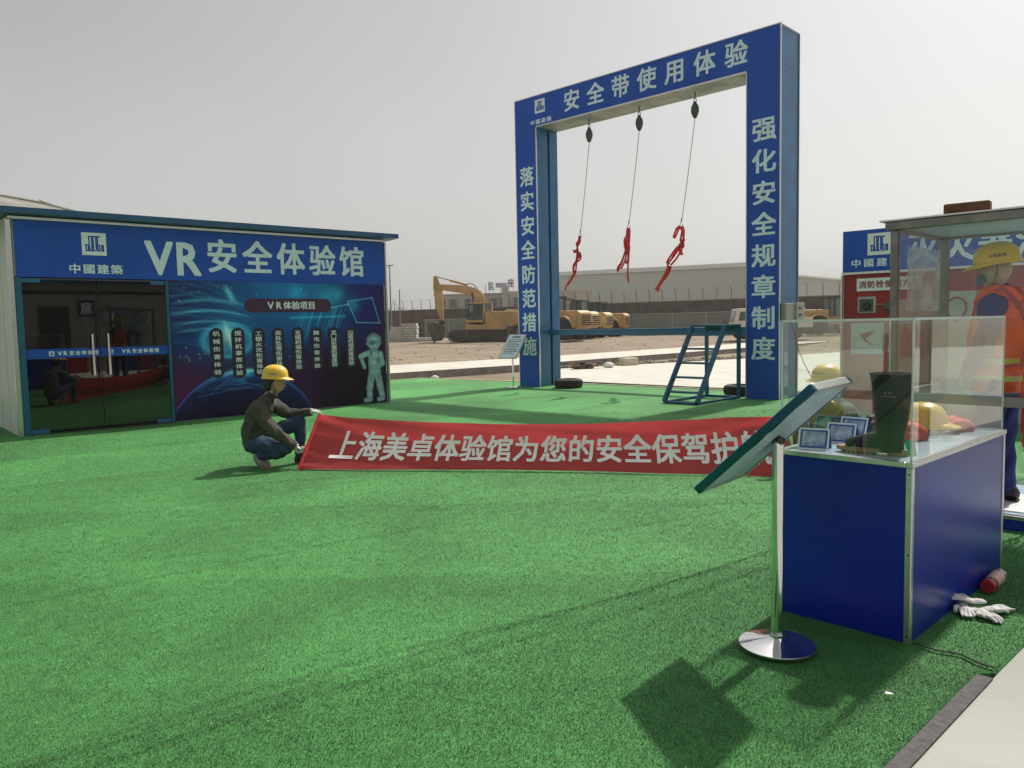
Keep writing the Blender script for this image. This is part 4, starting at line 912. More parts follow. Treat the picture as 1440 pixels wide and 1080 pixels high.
# ================================================================== BANNER
NU, NV = 120, 22
def bn(u, v):
    bx, by, bz = -2.295 + 4.98 * u, 8.214 - .93 * u + .10 * sin(pi * u), .012 + .012 * sin(pi * u) ** 2
    tx = -2.135 + 4.80 * u; ty = 8.58 - .90 * u - .02 * sin(pi * u); tz = .555 - .085 * sin(pi * min(1, u * 1.12)) ** .8 + (-.02) * u
    v2 = v
    x = bx + (tx - bx) * v2; y = by + (ty - by) * v2; z = bz + (tz - bz) * v2
    bel = sin(pi * v) * (.025 + .02 * sin(pi * u)); y += bel * .8; z -= bel * .55
    wr = .012 * math.exp(-u * 20) * sin(v * 26 + u * 36) + .010 * math.exp(-(1 - u) * 14) * sin(v * 24 - u * 36) + .0035 * sin(v * 15 + u * 11) * sin(u * 7 + .4) + .0008 * sin(v * 40 + u * 23) + .002 * sin(u * 31 + v * 4)
    return Vector((x, y - wr, z + wr * .8))
ban = empty('banner', (-2.295, 8.214, 0), 0, 'long red cloth banner with white Chinese characters stretched low over the turf', 'banner')
o0 = Vector((-2.295, 8.214, 0)); b = MB()
vs = [bn(i / NU, j / NV) - o0 for j in range(NV + 1) for i in range(NU + 1)]
b.add(vs, [(j * (NU + 1) + i, j * (NU + 1) + i + 1, (j + 1) * (NU + 1) + i + 1, (j + 1) * (NU + 1) + i) for j in range(NV) for i in range(NU)])
cl = b.build('cloth', M['banner'], ban, smooth=True, ang=80)
txt = '上海美卓体验馆为您的安全保驾护航'; b = MB()
def bf(x, z):     # x along in metres of u*5, z in 0..1 of v
    u = x / 4.95; e = 1e-3; p = bn(u, z); du = bn(min(1, u + e), z) - p; dv = bn(u, min(1, z + e)) - p; n = du.cross(dv).normalized(); n = n if n.y < 0 else -n
    return p + n * .009 - o0
for i, c in enumerate(txt): put(b, c, .405 + i * 4.24 / 15, .47, .565, .262, .022, bf)
b.build('lettering', M['bannertext'], cl)
for u, nm in ((0, 'stick'), (1, 'stick')):
    p = bn(u, 0) - o0; q = bn(u, 1) - o0; e = (q - p).normalized()
    one(nm, M['stick'], ban, lambda b: b.tube([p - e * .03, q + e * .03], .011, 8), smooth=True)
    one('hem', M['strap'], ban, lambda b: b.tube([p, p + (q - p) * .5, q], .018, 10), smooth=True)

# ================================================================== PEOPLE
def finish(vs_fs, name, m, parent, mir=False, bevel=0):
    b = MB()
    for vs, fs in (vs_fs if isinstance(vs_fs, list) else [vs_fs]):
        if mir: vs = [Vector((-v.x, v.y, v.z)) for v in vs]; fs = [f[::-1] for f in fs]
        b.add(vs, fs)
    return b.build(name, m, parent, smooth=True, ang=60)
def squatting(loc, label, mir, cloth, rz=0, s=1.0):
    r = empty('person', loc, rz, label, 'person', scale=s)
    J = dict(pel=(-.215, 0, .30), bel=(-.215, 0, .44), ch=(-.15, 0, .60), ub=(-.09, 0, .695), nk=(-.045, 0, .765), nk2=(.0, 0, .82),
             s1=(-.10, -.165, .655), e1=(.085, -.235, .42), w1=(.30, -.175, .24), s2=(-.06, .165, .67), e2=(.17, .20, .545), w2=(.40, .13, .585),
             h1=(-.17, -.10, .27), k1=(.20, -.15, .225), a1=(-.125, -.12, .13), h2=(-.16, .10, .29), k2=(.27, .15, .485), a2=(.29, .15, .10))
    # continuous body (with head) under the clothes
    nodes = [(*J['pel'], .10), (*J['bel'], .10), (*J['ch'], .095), (*J['ub'], .06), (*J['nk'], .052), (*J['nk2'], .048),
             (*J['s1'], .058), (*J['e1'], .040), (*J['w1'], .028), (*J['s2'], .058), (*J['e2'], .040), (*J['w2'], .028),
             (*J['h1'], .07), (*J['k1'], .042), (*J['a1'], .036), (*J['h2'], .07), (*J['k2'], .036), (*J['a2'], .036)]
    ed = [(0, 1), (1, 2), (2, 3), (3, 4), (4, 5), (3, 6), (6, 7), (7, 8), (3, 9), (9, 10), (10, 11), (0, 12), (12, 13), (13, 14), (0, 15), (15, 16), (16, 17)]
    B = MB(); B.add(*blob(nodes, ed)); T = head_geo(B, (.055, 0, .925), 0, radians(8), .97)
    b = MB(); vs = [Vector(v) for v in B.v]
    body = finish((vs, B.f), 'body', M['skin'], r, mir)
    # jacket
    nodes = [(-.205, 0, .315, .135, .155), (-.205, 0, .43, .135, .16), (-.165, 0, .55, .130, .165), (-.115, 0, .65, .105, .15), (-.06, 0, .725, .075, .10), (-.02, 0, .785, .058, .064),
             (-.10, -.16, .655, .088), (.0, -.215, .52, .072), (.09, -.238, .42, .064), (.20, -.205, .33, .055), (.275, -.182, .262, .046),
             (-.06, .16, .67, .088), (.06, .20, .60, .070), (.17, .205, .545, .062), (.29, .165, .57, .052), (.375, .138, .582, .044)]
    ed = [(0, 1), (1, 2), (2, 3), (3, 4), (4, 5), (3, 6), (6, 7), (7, 8), (8, 9), (9, 10), (3, 11), (11, 12), (12, 13), (13, 14), (14, 15)]
    jk = finish(blob(nodes, ed, .011, 3, .011, 34), 'jacket', cloth[0], r, mir)
    B = MB(); B.tube([(-.075, -.055, .755), (-.02, -.068, .79), (.035, -.05, .80), (.06, 0, .775), (.035, .05, .80), (-.02, .068, .79)], .017, 8)
    finish(([Vector(v) for v in B.v], B.f), 'collar', cloth[0], jk, mir)
    B = MB(); B.tube([(.262, -.186, .272), (.292, -.178, .246)], [.050, .047], 14); B.tube([(.36, .142, .581), (.395, .131, .585)], [.048, .046], 14); finish(([Vector(v) for v in B.v], B.f), 'cuff', cloth[0], jk, mir)
    # jeans
    nodes = [(-.205, 0, .275, .13, .15), (-.14, -.09, .255, .108), (.03, -.13, .238, .092), (.175, -.15, .235, .080), (.10, -.145, .175, .068), (-.03, -.13, .155, .060), (-.115, -.122, .15, .052),
             (-.13, .09, .30, .105), (.07, .13, .40, .088), (.25, .15, .475, .076), (.262, .152, .33, .064), (.25, .152, .18, .056), (.245, .152, .10, .058)]
    ed = [(0, 1), (1, 2), (2, 3), (3, 4), (4, 5), (5, 6), (0, 7), (7, 8), (8, 9), (9, 10), (10, 11), (11, 12)]
    finish(blob(nodes, ed, .011, 3, .008, 38), 'jeans', cloth[1], r, mir)
    # shoes
    for k, (hl, to, m1, m2) in enumerate((((-.155, -.12, .135), (-.035, -.12, .004), M['shoe'], M['sole']), ((.185, .155, .0), (.45, .165, .0), M['shoedark'], M['sole']))):
        bu, bs = MB(), MB()
        if k == 0:
            shoe_geo(bu, bs, (-.155, -.12, .165), (-.06, -.12, .012), h=.085, w=.095)
            nodes = [(-.135, -.12, .20, .044), (-.15, -.12, .13, .050), (-.12, -.12, .065, .050), (-.06, -.12, .045, .048), (-.0, -.12, .035, .036)]
            bu = MB(); bu.add(*skin(nodes, chain(nodes), 2)); bs = MB(); bs.add(*skin([(-.12, -.12, .012, .045, .012), (-.05, -.12, .012, .052, .013), (.03, -.12, .014, .038, .012)], [(0, 1), (1, 2)], 1))
        else: shoe_geo(bu, bs, hl, to, h=.11, w=.10)
        sh_ = finish(([Vector(v) for v in bu.v], bu.f), 'shoe', m1, r, mir); finish(([Vector(v) for v in bs.v], bs.f), 'sole', m2, sh_, mir)
    # gloves with separate fingers, closed on the stick of the banner
    for w_, d_, up, th in (((.285, -.178, .252), (.75, .12, -.45), (-.2, -.9, .25), 1), ((.385, .133, .588), (.95, -.10, .0), (.1, -.3, .95), -1)):
        B = MB(); hand_geo(B, w_, d_, up, .185, curl=.75, thumb=th, r=.0115); B.tube([Vector(w_) - Vector(d_).normalized() * .01, Vector(w_) + Vector(d_).normalized() * .03], [.036, .034], 12)
        finish(([Vector(v) for v in B.v], B.f), 'glove', M['glove'], r, mir)
    # hair and helmet
    B = MB(); B.ball((.035, 0, .945), (.102, .086, .085), 20, 12); B.ball((-.012, 0, .90), (.068, .078, .075), 16, 10)
    vs = [Vector(v) for v in B.v]; vs = [Vector((min(v.x, .045 + .6 * (v.z - .93)) if v.z < .99 else v.x, v.y, v.z)) for v in vs]
    finish((vs, B.f), 'hair', M['hair'], r, mir)
    T2 = Matrix.Translation((.05, 0, .985)) @ Matrix.Rotation(radians(3), 4, 'Y')
    B = MB(); hat_geo(B, T2, 1.02); hh = finish(([Vector(v) for v in B.v], B.f), 'hard_hat', M['yellow'], r, mir)
    B = MB()
    for sy in (-1, 1): B.tube([(.03, sy * .095, .99), (.045, sy * .092, .92), (.06, sy * .06, .835), (.065, 0, .815)], .0035, 5)
    finish(([Vector(v) for v in B.v], B.f), 'chin_strap', M['black'], hh, mir)
    B = MB(); fn = lambda x, z: T2 @ Vector((x, -.1255 * sqrt(max(0, 1 - (x / .15) ** 2)) * (1 - .55 * (z / .132) ** 2), z))
    if not mir: line(B, '中国建筑', -.035, .04, .045, .022, .024, .01, fn); finish(([Vector(v) for v in B.v], B.f), 'lettering', M['soffit'], hh, mir)
    return r
squatting((-2.64, 8.5, 0), 'person in olive brown jacket, jeans and yellow hard hat squatting at the left banner end', False, (M['jacket'], M['jeans']))
squatting((3.05, 7.42, 0), 'person in yellow hard hat crouching behind the display cabinet at the right banner end', True, (mat('dark_green_jacket', (.03, .07, .045), .85, bump=.4, bscale=12), M['exdark']), 0, .95)

# ================================================================== BOARD STAND IN FRONT OF THE CABINET
st = empty('board_stand', (1.19, 3.465, 0), 0, 'polished steel stand with round base carrying a tilted board seen from behind', 'sign stand')
b = MB(); b.lathe([(.0005, .0), (.168, .0), (.171, .006), (.169, .012), (.12, .022), (.06, .034), (.034, .046), (.033, .055), (.0005, .055)], 64, Matrix.Translation((0, 0, .012)), cap=False); b.build('base_disc', M['chrome'], st, smooth=True, ang=50)
one('pole', M['chrome'], st, lambda b: b.tube([(0, 0, .06), (0, 0, .975)], .0265, 28), smooth=True)
c0 = Vector((1.1625, 3.4575, .99)) - Vector((1.19, 3.465, 0)); ex = Vector((.315, .375, 0)).normalized(); ey = Vector((.385, -.335, .485)); ey = (ey - ex * ey.dot(ex)).normalized(); ez = ex.cross(ey)
TB = Matrix(((ex.x, ey.x, ez.x, c0.x), (ex.y, ey.y, ez.y, c0.y), (ex.z, ey.z, ez.z, c0.z), (0, 0, 0, 1)))
bx_, by_ = .245, .352
M['rimreflect'] = mat('blue_reflection_frame', (.02, .10, .19), .16, metal=.9, var=.08, scale=6)  # bluish reflection on the metal rim, put into its base colour
bd = one('board', M['rimreflect'], st, lambda b: (b.box(-bx_, -by_, -.014, -bx_ + .03, by_, .024, TB), b.box(bx_ - .03, -by_, -.014, bx_, by_, .024, TB)), bevel=.004)
for y_ in (-by_, by_ - .03): one('frame_end', M['alu'], bd, lambda b: b.box(-bx_ + .0305, y_, -.014, bx_ - .0305, y_ + .03, .024, TB), bevel=.004)
one('back_plate', M['backplate'], bd, lambda b: b.box(-bx_ + .031, -by_ + .031, .0, bx_ - .031, by_ - .031, .012, TB))
one('front_panel', M['notice'], bd, lambda b: b.box(-bx_ + .031, -by_ + .031, .013, bx_ - .031, by_ - .031, .021, TB))
b = MB(); b.box(-.06, -.05, -.034, .06, .05, .0, TB); b.build('bracket', M['chrome'], st, bevel=.004)
b = MB(); b.tube([(0, -.045, .965), (0, .045, .965)], .018, 12); b.tube([(0, 0, .94), tuple(TB @ Vector((0, 0, -.01)))], .020, 12); b.build('hinge', M['darksteel'], st, smooth=True)
for sx in (-.045, .045):
    for sy in (-.035, .035): one('screw', M['darksteel'], st, lambda b: b.lathe([(.006, -.039), (.006, -.034)], 8, TB @ Matrix.Translation((sx, sy, 0))))

# ================================================================== DISPLAY CABINET
CY = math.atan2(.6862, .7275); CO = Vector((1.794, 3.466, 0))
cab = empty('display_cabinet', CO, CY, 'blue plinth cabinet with aluminium edges and a glass case on top', 'display case')
CX, CYD, CH = 1.42, .635, .84
one('front_panel', M['signblue2'], cab, lambda b: b.box(.0005, .02, .0, .012, CYD - .012, CH - .02))
one('side_panel', M['signblue2'], cab, lambda b: b.box(.02, -.0, .0, CX - .012, .012, CH - .02))
one('side_panel', M['signblue2'], cab, lambda b: b.box(.02, CYD - .012, .0, CX - .012, CYD, CH - .02)); one('end_panel', M['signblue2'], cab, lambda b: b.box(CX - .012, .02, 0, CX, CYD - .02, CH - .02))
for x, y, w2 in ((-.006, -.006, .03), (CX - .018, -.006, .022), (-.004, CYD - .016, .018), (CX - .02, CYD - .02, .022)): one('corner_post', M['alu'], cab, lambda b: b.box(x, y, 0, x + w2, y + w2, CH - .02), bevel=.004)
for a in ((-.010, -.010, CX + .01, .024), (-.010, CYD - .024, CX + .01, CYD + .010)): one('top_rim', M['alu'], cab, lambda b: b.box(a[0], a[1], CH - .020, a[2], a[3], CH + .006), bevel=.004)
for a in ((-.010, .0245, .024, CYD - .0245), (CX - .024, .0245, CX + .01, CYD - .0245)): one('top_rim', M['alu'], cab, lambda b: b.box(a[0], a[1], CH - .020, a[2], a[3], CH + .006), bevel=.004)
one('shelf', M['deck'], cab, lambda b: b.box(.0245, .0245, CH - .02, CX - .0245, CYD - .0245, CH))
for x in (.008,):
    for z in (.04, .42, .79): one('screw', M['darksteel'], cab, lambda b: b.lathe([(.005, 0), (.004, .002)], 8, Matrix.Translation((-.006, x, z)) @ Matrix.Rotation(-pi / 2, 4, 'Y')))
gz0, gz1, g = CH + .007, 1.487, .006; gx0, gy0, gx1, gy1 = .008, .006, CX - .03, CYD - .005
one('glass_pane', M['showglass'], cab, lambda b: b.box(gx0, gy0, gz0, gx0 + g, gy1, gz1)); one('glass_pane', M['showglass'], cab, lambda b: b.box(gx1 - g, gy0, gz0, gx1, gy1, gz1))
one('glass_pane', M['showglass'], cab, lambda b: b.box(gx0 + g + .001, gy0, gz0, gx1 - g - .001, gy0 + g, gz1)); one('glass_pane', M['showglass'], cab, lambda b: b.box(gx0 + g + .001, gy1 - g, gz0, gx1 - g - .001, gy1, gz1))
one('glass_top', M['showglass'], cab, lambda b: b.box(gx0 - .002, gy0 - .002, gz1 + .001, gx1 + .002, gy1 + .002, gz1 + .008))
M['edge'] = mat('ground_glass_edge', (.55, .66, .62), .35, var=.05)
for x, y in ((gx0, gy0), (gx1, gy0), (gx0, gy1), (gx1, gy1)): one('glass_edge', M['edge'], cab, lambda b: b.cbox((x, y, (gz0 + gz1) / 2), (.007, .007, gz1 - gz0)))
for x0, y0, x1, y1 in ((gx0, gy0, gx1, gy0), (gx0, gy1, gx1, gy1), (gx0, gy0, gx0, gy1), (gx1, gy0, gx1, gy1)): one('glass_edge', M['edge'], cab, lambda b: b.cbox(((x0 + x1) / 2, (y0 + y1) / 2, gz1 + .005), (abs(x1 - x0) + .008, abs(y1 - y0) + .008, .011)))
RC = Matrix.Rotation(CY, 3, 'Z')
def CW(x, y, z=CH + .001): return CO + RC @ Vector((x, y, z))
# rubber boot: foot points from the heel towards +y of the cabinet
bt = empty('rubber_boot', CW(.17, .16), CY + radians(90 + 5), 'tall black rubber boot with tan sole standing in the glass case', 'boot')
def boot():
    secs = [((.0, .0), .066, .048, .02), ((.0, 0), .064, .046, .06), ((.0, 0), .066, .047, .10), ((-.004, 0), .070, .050, .15), ((-.006, 0), .078, .056, .21), ((-.006, 0), .088, .062, .28), ((-.004, 0), .094, .066, .34), ((-.0, 0), .096, .068, .392)]
    b = MB(); n = 22; vs = []
    for (cx, cy), rx, ry, z in secs:
        for k in range(n):
            th = 2 * pi * k / n; wob = 1 + .03 * sin(3 * th + z * 30); vs.append(Vector((cx + rx * cos(th) * wob, cy + ry * sin(th) * wob, z)))
    fs = [(i * n + k, i * n + (k + 1) % n, (i + 1) * n + (k + 1) % n, (i + 1) * n + k) for i in range(len(secs) - 1) for k in range(n)]
    N = len(vs); 
    for (cx, cy), rx, ry, z in ((secs[-1][0], .090, .062, .392), (secs[-1][0], .084, .058, .30)):
        for k in range(n): th = 2 * pi * k / n; vs.append(Vector((cx + rx * cos(th), cy + ry * sin(th), z)))
    fs += [((len(secs) - 1) * n + k, (len(secs) - 1) * n + (k + 1) % n, N + (k + 1) % n, N + k) for k in range(n)] + [(N + k, N + (k + 1) % n, N + n + (k + 1) % n, N + n + k) for k in range(n)]
    b.add(vs, fs); b.tube([(.096 * cos(a), .068 * sin(a), .392) for a in np.linspace(0, 2 * pi, 25)], .005, 6, cap=False)
    nodes = [(-.02, 0, .062, .046, .040), (.05, 0, .070, .048, .052), (.11, 0, .060, .046, .040), (.17, 0, .050, .044, .029), (.212, 0, .045, .034, .022)]
    b.add(*skin(nodes, chain(nodes), 2)); b.build('upper', M['boot'], bt, smooth=True, ang=60)
    pts = []
    for k in range(36):
        th = 2 * pi * k / 36; x = cos(th); y = sin(th); pts.append((.085 + .165 * x, (.046 + .010 * (x > 0) * x) * y * (1 - .12 * (abs(x + .1) < .45))))
    b = MB(); b.slab(pts, .012, .032); b.slab([(x, y) for x, y in pts if x < .02], 0, .0118)
    for k in range(7): b.box(.07 + k * .022, -.044, .0, .084 + k * .022, .044, .0118)
    b.build('sole', M['bootsole'], bt)
    b = MB(); f = lambda x, z: Vector((-.005 + x, .0655 + .0 * z, z)); line(b, '安全', -.008, .012, .305, .013, .014, .01, f); b.box(-.035, .060, .287, .03, .0655, .289); b.build('maker_mark', M['soffit'], bt)
boot()
def tent(x, y, rz, lab):
    t = empty('tent_card', CW(x, y), CY + rz, lab, 'display card', 'folded picture cards in the glass case'); h_, w_ = .105, .15
    one('card', M['blueprint'], t, lambda b: (b.add([Vector(p) for p in ((-w_ / 2, -.045, 0), (w_ / 2, -.045, 0), (w_ / 2, 0, h_), (-w_ / 2, 0, h_))], [(0, 1, 2, 3)]), b.add([Vector(p) for p in ((-w_ / 2, .045, 0), (w_ / 2, .045, 0), (w_ / 2, .002, h_), (-w_ / 2, .002, h_))], [(0, 1, 2, 3)])))
    k = .045 / h_; P = lambda x_, z_, o_=.0012: Vector((x_, -.045 + z_ * k - o_, z_))
    one('picture', M['cardpic'], t, lambda b: b.add([P(-.055, .018), P(.055, .018), P(.055, .088), P(-.055, .088)], [(0, 1, 2, 3)]))
    one('card_border', M['white'], t, lambda b: [b.add([P(*q[0], .0016), P(q[1][0], q[0][1], .0016), P(*q[1], .0016), P(q[0][0], q[1][1], .0016)], [(0, 1, 2, 3)]) for q in (((-.075, 0), (.075, .008)), ((-.075, .097), (.075, .105)), ((-.075, .008), (-.066, .097)), ((.066, .008), (.075, .097)))])
tent(.14, .52, -pi / 2 + .25, 'blue folded picture card nearest the front glass, left of the boot'); tent(.42, .50, -pi / 2 + .1, 'blue folded picture card behind the boot toe'); tent(.70, .55, -pi / 2, 'third blue folded card, farthest back beside the boot shaft')
hc = empty('hard_hat', CW(1.08, .33, CH + .035), CY - radians(75), 'yellow hard hat lying on red cloth inside the glass case', 'hard hat'); B = MB(); hat_geo(B, Matrix.Rotation(radians(-6), 4, 'Y'), 1.0); B.build('shell', M['yellow'], hc, smooth=True, ang=60)
def cloth_heap(name, c, r, m, lab, cat, seed):
    bm = bmesh.new(); bmesh.ops.create_icosphere(bm, subdivisions=4, radius=1); q = random.Random(seed); ph = [q.uniform(0, 6) for _ in range(6)]
    for v in bm.verts:
        x, y, z = v.co; k = 1 + .16 * sin(6 * x + ph[0]) * cos(5 * y + ph[1]) + .10 * sin(13 * y + 9 * x + ph[2]) + .05 * sin(25 * x + ph[3])
        v.co = Vector((x * r[0] * k, y * r[1] * k, max(-.3, z) * r[2] * k))
    me = bpy.data.meshes.new(name); bm.to_mesh(me); bm.free(); me.materials.append(m); me.polygons.foreach_set('use_smooth', [True] * len(me.polygons))
    o = link(bpy.data.objects.new(name, me)); o.location = CW(*c); o.rotation_euler = (0, 0, CY); return tag(o, lab, cat)
cloth_heap('folded_vest', (.72, .30, CH + .025), (.13, .10, .07), M['redcloth'], 'crumpled red cloth between the boot and the hard hat', 'cloth', 1)
cloth_heap('folded_vest', (1.25, .24, CH + .02), (.13, .12, .055), M['redcloth'], 'flat red cloth at the far end under the hard hat brim', 'cloth', 2)
cloth_heap('folded_vest', (.28, .60 - .02, CH + .02), (.12, .03, .05), M['redcloth'], 'small red cloth against the left glass behind the picture cards', 'cloth', 5)
cloth_heap('dark_gloves', (.98, .56, CH + .03), (.10, .05, .06), M['exdark'], 'dark rolled work gloves at the back of the glass case', 'gloves', 3)
tag(one('green_tag', M['green'], None, lambda b: (b.box(-.022, -.001, 0, .022, .001, .07, Matrix.Translation(CW(.20, .07)) @ Matrix.Rotation(CY - .9, 4, 'Z') @ Matrix.Rotation(-.5, 4, 'X')), b.cbox((0, 0, .075), (.03, .002, .012), Matrix.Translation(CW(.20, .07)) @ Matrix.Rotation(CY - .9, 4, 'Z') @ Matrix.Rotation(-.5, 4, 'X')))), 'small bright green tag leaning behind the boot heel', 'tag')
gg = empty('safety_goggles', CW(.80, .14), CY - .8, 'clear plastic safety goggles lying beside the hard hat', 'goggles')
for sx in (-1, 1): B = MB(); B.ball((sx * .036, 0, .028), (.034, .018, .024), 14, 8); B.build('lens', M['clearp'], gg, smooth=True)
B = MB(); B.tube([(-.07, 0, .03), (-.085, .05, .025), (-.05, .12, .01), (.05, .12, .01), (.085, .05, .025), (.07, 0, .03)], .004, 6); B.build('strap', M['black'], gg)

# things on the turf beside the cabinet
def dropped_glove(loc, rz, lab, s=1, curl=.35, tilt=0):
    B = MB(); hand_geo(B, (0, 0, .016), (1, 0, .02), (0, 0, 1), .165 * s, curl=curl * .35, r=.0115, sub=2, spread=1.0)
    nodes = [(-.052, .0, .014, .026, .012), (-.028, .004, .014, .028, .012), (.0, 0, .014, .026, .014), (.035, 0, .015, .034, .012)]; B.add(*skin(nodes, chain(nodes), 2))
    for i, v in enumerate(B.v): B.v[i] = (v[0], v[1], max(.002, v[2] * .85) + .007 * (1 + sin(v[0] * 70 + rz * 5) * cos(v[1] * 60)) + tilt * abs(v[0]))
    o = B.build('work_glove', M['glove'], None, smooth=True, ang=70); o.location = (*loc, float(hgt(*loc)) + .004 + (.02 if tilt else 0)); o.rotation_euler = (0, 0, rz); return tag(o, lab, 'glove', 'white gloves dropped on the turf')
dropped_glove((2.27, 3.86), -1.9, 'white cotton glove lying nearest the blue cabinet'); dropped_glove((2.33, 3.86), 2.9, 'white cotton glove crumpled on top of the others', 1, 1.0, .25)
dropped_glove((2.36, 3.80), .25, 'white cotton glove pointing right, outermost of the glove heap', 1, .3)
dropped_glove((2.30, 3.79), -1.2, 'white cotton glove with spread fingers at the front of the heap', .95, .6)
bo = empty('drink_bottle', (2.545, 4.10, .04), 0, 'small plastic drink bottle with red end lying beside the cabinet', 'bottle'); dv = Vector((.70, .72, 0)).normalized()
TT = Matrix.Translation((0, 0, float(hgt(2.55, 4.1)))) @ dv.to_track_quat('Z', 'Y').to_matrix().to_4x4()
bo_p = [(.014, 0), (.014, .022), (.022, .04), (.034, .065), (.035, .10), (.031, .115), (.035, .13), (.035, .17), (.031, .20), (.036, .225), (.034, .262), (.02, .27)]
B = MB(); B.lathe([(r_ * 1.05, z_) for r_, z_ in bo_p], 24, TT); B.build('bottle_body', M['clearp'], bo, smooth=True)
B = MB(); B.lathe([(.0345 * 1.06, .062), (.036 * 1.06, .10), (.0325 * 1.06, .115), (.036 * 1.06, .13), (.036 * 1.06, .20)], 24, TT, cap=False); B.build('label', M['labelm'], bo, smooth=True)
B = MB(); B.lathe([(.034, -.012), (.038, .0), (.038, .03), (.03, .045)], 24, TT); B.build('cap', M['redcap'], bo, smooth=True)
sc = one('paper_scrap', M['white'], None, lambda b: b.add([Vector(p) for p in ((0, 0, 0), (.025, -.01, .004), (.03, .004, .0), (.004, .012, .006))], [(0, 1, 2, 3)])); sc.location = (1.45, 2.97, float(hgt(1.45, 2.97)) + .02); tag(sc, 'tiny white paper scrap lying in the shadow of the cabinet', 'paper')

# ================================================================== MANNEQUIN CASE
KO = Vector((2.88, 5.94, 0)); KY = -pi / 4
case = empty('mannequin_case', KO, KY, 'walk-in glass display case with aluminium posts, blue plinth and flat roof', 'display case')
KL, KW, KT = 2.3, 1.2, 2.215
one('plinth', M['signblue2'], case, lambda b: b.box(0, 0, 0, KL, KW, .075)); one('plinth_trim', M['alu'], case, lambda b: b.box(-.008, -.008, .075, KL + .008, KW + .008, .10)); one('plinth_deck', M['deck'], case, lambda b: b.box(.03, .03, .10, KL - .03, KW - .03, .106))
for x, y in ((0, 0), (KL - .055, 0), (0, KW - .075), (KL - .055, KW - .075)):
    s_ = .055 if y == 0 else .075; one('post', M['darkalu'], case, lambda b: b.box(x, y, .10, x + s_, y + s_, KT - .06), bevel=.006)
one('roof', M['darkalu'], case, lambda b: (b.box(-.03, -.03, KT - .06, KL + .03, .03, KT), b.box(-.03, KW - .03, KT - .06, KL + .03, KW + .03, KT), b.box(-.03, .0305, KT - .06, .03, KW - .0305, KT), b.box(KL - .03, .0305, KT - .06, KL + .03, KW - .0305, KT)), bevel=.004)
one('roof_panel', M['deck'], case, lambda b: b.box(.031, .031, KT - .04, KL - .031, KW - .031, KT - .015)); one('roof_sheet', M['alu'], case, lambda b: b.box(-.06, -.06, KT + .002, KL + .06, KW + .06, KT + .014))
one('rail', M['alumatt'], case, lambda b: b.box(.056, .0, .86, KL - .056, .05, .93)); one('rail', M['alumatt'], case, lambda b: b.box(.0, .056, .86, .05, KW - .08, .93))
one('glass_pane', M['caseglass'], case, lambda b: b.box(.058, .02, .932, KL - .058, .026, KT - .062)); one('glass_pane', M['caseglass'], case, lambda b: b.box(.02, .058, .932, .026, KW - .078, KT - .062)); one('glass_pane', M['caseglass'], case, lambda b: b.box(.078, KW - .03, .11, KL - .06, KW - .024, KT - .062))
one('glass_edge', M['edge'], case, lambda b: b.box(.014, .012, .93, .024, .02, KT - .06))
one('pane_reflection', M['panereflect'], case, lambda b: b.box(.026 + .002, .30, 1.55, .032, 1.08, 2.06))  # added hazy sheet in place of a pale reflection on the pane
RK = Matrix.Rotation(KY, 3, 'Z')
def KWp(x, y, z=0): return KO + RK @ Vector((x, y, z))
wb = one('wooden_block', M['rust'], None, lambda b: b.box(-.145, -.05, 0, .145, .05, .075), bevel=.012); wb.location = KWp(.50, .06, KT + .016); wb.rotation_euler = (0, 0, KY + .1); tag(wb, 'rust brown wooden block lying on the roof of the mannequin case', 'block')
tag(one('floor_mat', M['matw'], None, lambda b: b.box(.45, .1, .107, 1.5, .75, .115, Matrix.Translation(KO) @ Matrix.Rotation(KY, 4, 'Z'))), 'white mat under the mannequin on the blue plinth deck', 'mat')

